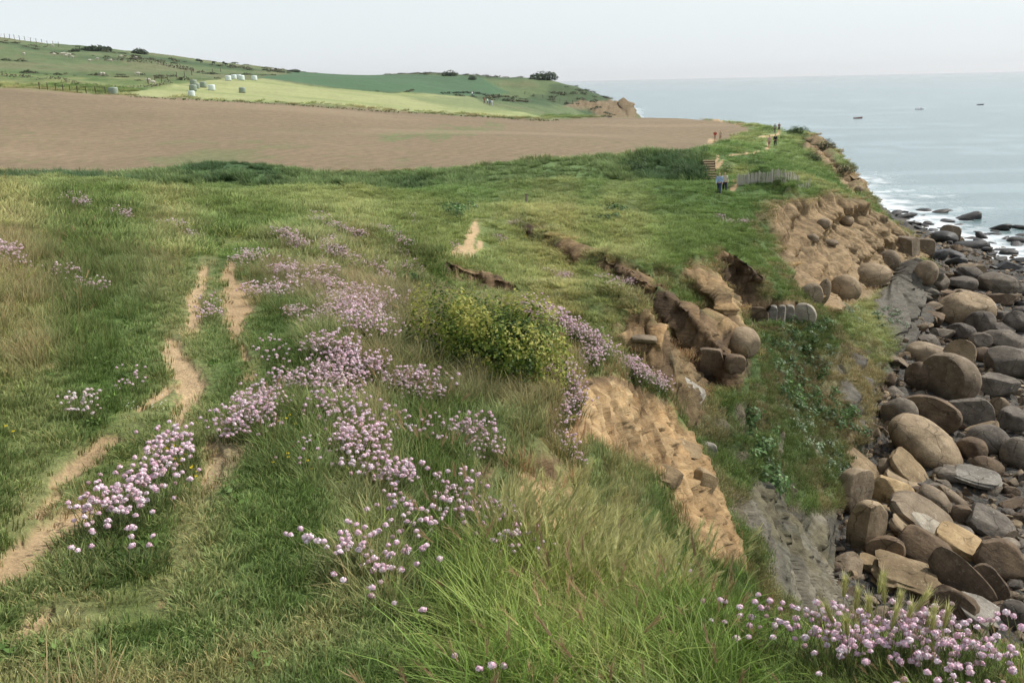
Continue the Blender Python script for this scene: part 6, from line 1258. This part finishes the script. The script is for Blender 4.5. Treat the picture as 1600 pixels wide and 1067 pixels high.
# ------------------------------------------------------------------ boats
def boat(u, v, L_, label, hullc, kind):
    d = ray(u, v); tt = (0 - CAMZ) / d[2]; x_, y_ = d[0] * tt, d[1] * tt; D_ = math.hypot(x_, y_); s_ = L_ * D_ / FPX / 6
    t = empty('fishing_boat', (x_, y_, -.1), rng.normal(0, .15)); t.scale = (s_,) * 3; tag(t, label, 'boat')
    prof = []; n = 14; V, F = [], []
    for i in range(n + 1):
        q = i / n; bw = 1.05 * (math.sin(min(1, (1 - q) * 1.9) * math.pi / 2)) ** .7 + .02; sh = .75 + .55 * q ** 2.5
        for (w_, z_) in ((0, -.3 + .3 * q ** 4), (.7, -.12 + .2 * q ** 4), (1, sh), (.92, sh), (.85, .35), (0, .35)): V.append((-3 + 6 * q, w_ * bw, z_))
    base_n = len(V)
    V += [(a_, -b_, c_) for a_, b_, c_ in V]
    for o_ in (0, base_n):
        for i in range(n):
            for k_ in range(5): a_ = o_ + i * 6 + k_; F.append((a_, a_ + 1, a_ + 7, a_ + 6))
    me = new_mesh('hull', np.array(V), np.array(F)); me.materials.append(plain('hull_paint', tuple(c3(*hullc)), .5, .1)); put('hull', me, parent=t)
    if kind == 'cabin':
        cb = put('cabin', boxm('cabin', 1.5, 1.3, 1.3, plain('cabin_paint', tuple(c3(230, 230, 226)), .5, .05), .85), (.6, 0, .4), t); put('window', boxm('window', .9, 1.34, .4, plain('dark_glass', (.02, .025, .03), .1, .05), .9), (.15, 0, .65), cb)
    V_, F_ = tube([(-2.2, 0, .3), (-2.2, 0, 2.1)], .05, 6); me = new_mesh('mast', np.array(V_), np.array(F_)); me.materials.append(WOODD); put('mast', me, parent=t)
    put('outboard', boxm('outboard', .35, .4, .9, plain('engine', (.05, .05, .05), .4, .1), .8), (-3.05, 0, .3), t)
    for px_ in (-.9, .4) if kind != 'cabin' else (-1.3,):
        put('crew', skin_mesh('crew', {'a': (px_, 0, .45, .2, .18), 'b': (px_, 0, 1.0, .2, .17), 'c': (px_, 0, 1.35, .09, .09), 'd': (px_, 0, 1.6, .11, .12)}, [('a', 'b'), ('b', 'c'), ('c', 'd')], cloth((120, 60, 50) if px_ < 0 else (60, 70, 90))), parent=t)
boat(1341, 185.5, 13, 'small reddish open boat with people nearest the cliff', (120, 72, 64), 'open')
boat(1437, 171.5, 11, 'small white motorboat with a cabin out at sea', (222, 224, 224), 'cabin')
boat(1532, 164.5, 9, 'small dark open boat farthest to the right', (70, 74, 80), 'open')
# flat stones bared beside the near track
for (u, v, w_, h_, key, lab) in ((215, 1022, 36, 24, 'ochre', 'small ochre stone sunk in the turf near the bottom'), (372, 688, 70, 20, 'pale', 'flat pale rock outcrop bared at the foot of the thrift crest'), (352, 716, 52, 20, 'pale', 'second bared rock slab nearer the track'), (325, 782, 34, 14, 'pale', 'flat grey stone at the end of the thrift clump'), (303, 748, 10, 7, 'ochre', 'small orange stone beside the track'), (258, 940, 34, 12, 'tan', 'worn stone lying flush in the near turf'), (298, 805, 16, 5, 'pale', 'small flat stone beside the thrift clump')):
    rock_at('stone', u, v, w_, h_, 4, [(0, -.2, 1, .5)], key, lab, depth=.9, boxy=.2, cat='stone', embed=.5, rough=.12, zlift=.018)
print('all', time.time() - T0)

# whiskery barley heads leaning over the brink, close to the viewpoint
STRAW = [c3(196, 190, 128), c3(206, 202, 146), c3(176, 178, 104)]
def ear_geo(seed):
    g2 = np.random.default_rng(seed); V, F, C = [], [], []
    for q in range(70):
        tt = q / 70; p0 = np.array([0, 0, tt * .06]); an = q * 2.4; side = np.array([math.cos(an), math.sin(an), 0]); d = np.array([0, 0, 1.0]) + side * .42; d = d / np.linalg.norm(d) * g2.uniform(.035, .055); w2 = np.cross(d, side); w2 = w2 / np.linalg.norm(w2) * .0012; k_ = len(V)
        V += [tuple(p0 - w2), tuple(p0 + w2), tuple(p0 + d + w2 * .2), tuple(p0 + d - w2 * .2)]; F.append((k_, k_ + 1, k_ + 2, k_ + 3)); C += [STRAW[q % 3] * g2.uniform(.85, 1.1)] * 4
        w3 = np.cross([0, 0, 1], side) * .003; k_ = len(V); p1 = p0 + side * .003; V += [tuple(p1 - w3), tuple(p1 + w3), tuple(p1 + [0, 0, .012] + side * .004 + w3 * .3), tuple(p1 + np.array([0, 0, .012]) + side * .004 - w3 * .3)]; F.append((k_, k_ + 1, k_ + 2, k_ + 3)); C += [STRAW[2] * .9] * 4
    return np.array(V), np.array(F), np.array(C)
EARS = [mesh_col('ear', *ear_geo(i), M_STEM) for i in range(3)]
for (u_, v_, ln_) in ((1302, 945, -.5), (1318, 905, -.05), (1336, 925, .05), (1372, 898, .12), (1358, 935, -.2), (1400, 930, .1), (1392, 955, .3), (1432, 925, .5), (1446, 950, .35), (1474, 955, .15), (1324, 965, -.3), (1382, 915, -.05), (1416, 950, .25), (1458, 968, -.1)):
    p_ = PZ(u_, v_ + 28, 20.30); b_ = np.array([p_[0] - .04 * ln_, p_[1], ground_z(p_[0], p_[1])]); tip = np.array(PZ(u_, v_ + 28, 20.30))
    t = empty('barley_stalk', b_); tag(t, 'pale whiskery barley ear leaning against the beach rocks above the thrift', 'barley', 'barley ears at the brink')
    dv = tip - b_; V, F = tube([(0, 0, 0), tuple(dv * [.3, .3, .55]), tuple(dv)], [.002, .0017, .0013], 4); V = np.array(V); put('stalk', mesh_col('stalk', V, np.array(F), np.tile(STRAW[2] * .8, (len(V), 1)), M_STEM), parent=t)
    put('ear', EARS[int(abs(u_)) % 3], tuple(dv), t, (rng.normal(-.1, .1), ln_ + .1, rng.uniform(0, .3)), (1.0, 1.0, 1.0))
SUN_AZ, SUN_EL = R(66), R(49)          # bearing from the view direction, clockwise
w = bpy.data.worlds.new('World'); scene.world = w; w.use_nodes = True; nt = w.node_tree
sk = nt.nodes.new('ShaderNodeTexSky'); sk.sky_type = 'NISHITA'; sk.sun_disc = False; sk.sun_elevation = SUN_EL; sk.sun_rotation = SUN_AZ
sk.air_density = 1.0; sk.dust_density = 1.0; sk.ozone_density = 1.0; sk.altitude = 0
hs = nt.nodes.new('ShaderNodeHueSaturation'); hs.inputs['Saturation'].default_value = .4; hs.inputs['Value'].default_value = 1.55; nt.links.new(sk.outputs[0], hs.inputs['Color'])
gm = nt.nodes.new('ShaderNodeNewGeometry'); sx = nt.nodes.new('ShaderNodeSeparateXYZ'); nt.links.new(nt.nodes.new('ShaderNodeTexCoord').outputs['Generated'], sx.inputs[0])
mr = nt.nodes.new('ShaderNodeMapRange'); mr.interpolation_type = 'SMOOTHSTEP'; mr.inputs['From Min'].default_value = .0; mr.inputs['From Max'].default_value = .32; mr.inputs['To Min'].default_value = .92; mr.inputs['To Max'].default_value = .1; nt.links.new(sx.outputs[2], mr.inputs[0])
mh = nt.nodes.new('ShaderNodeMix'); mh.data_type = 'RGBA'; nt.links.new(mr.outputs[0], mh.inputs[0]); nt.links.new(hs.outputs[0], mh.inputs[6]); mh.inputs[7].default_value = (6.75, 7.35, 7.6, 1)   # pale sea haze low in the sky
nt.links.new(mh.outputs[2], nt.nodes['Background'].inputs[0]); nt.nodes['Background'].inputs[1].default_value = .12
s = bpy.data.lights.new('sun', 'SUN'); s.energy = 4.2; s.angle = R(2.0); s.color = (1, .96, .9); so = bpy.data.objects.new('sun', s); COL.objects.link(so)
sd = Vector((math.sin(SUN_AZ) * math.cos(SUN_EL), math.cos(SUN_AZ) * math.cos(SUN_EL), math.sin(SUN_EL)))
so.rotation_euler = (-sd).to_track_quat('-Z', 'Y').to_euler(); so.location = sd * 100
cam = bpy.data.cameras.new('camera'); cam.sensor_width = 36; cam.lens = 35; cam.clip_start = .05; cam.clip_end = 40000
co_ = bpy.data.objects.new('camera', cam); COL.objects.link(co_); scene.camera = co_
co_.matrix_world = Matrix(((CR[0], CU[0], -CF[0], 0), (CR[1], CU[1], -CF[1], 0), (CR[2], CU[2], -CF[2], CAMZ), (0, 0, 0, 1)))
scene.view_settings.view_transform = 'Standard'; scene.view_settings.look = 'None'
scene.cycles.use_denoising = True
scene.cycles.use_adaptive_sampling = True; scene.cycles.adaptive_threshold = .02
scene.cycles.max_bounces = 6; scene.cycles.diffuse_bounces = 2; scene.cycles.glossy_bounces = 2; scene.cycles.transmission_bounces = 2
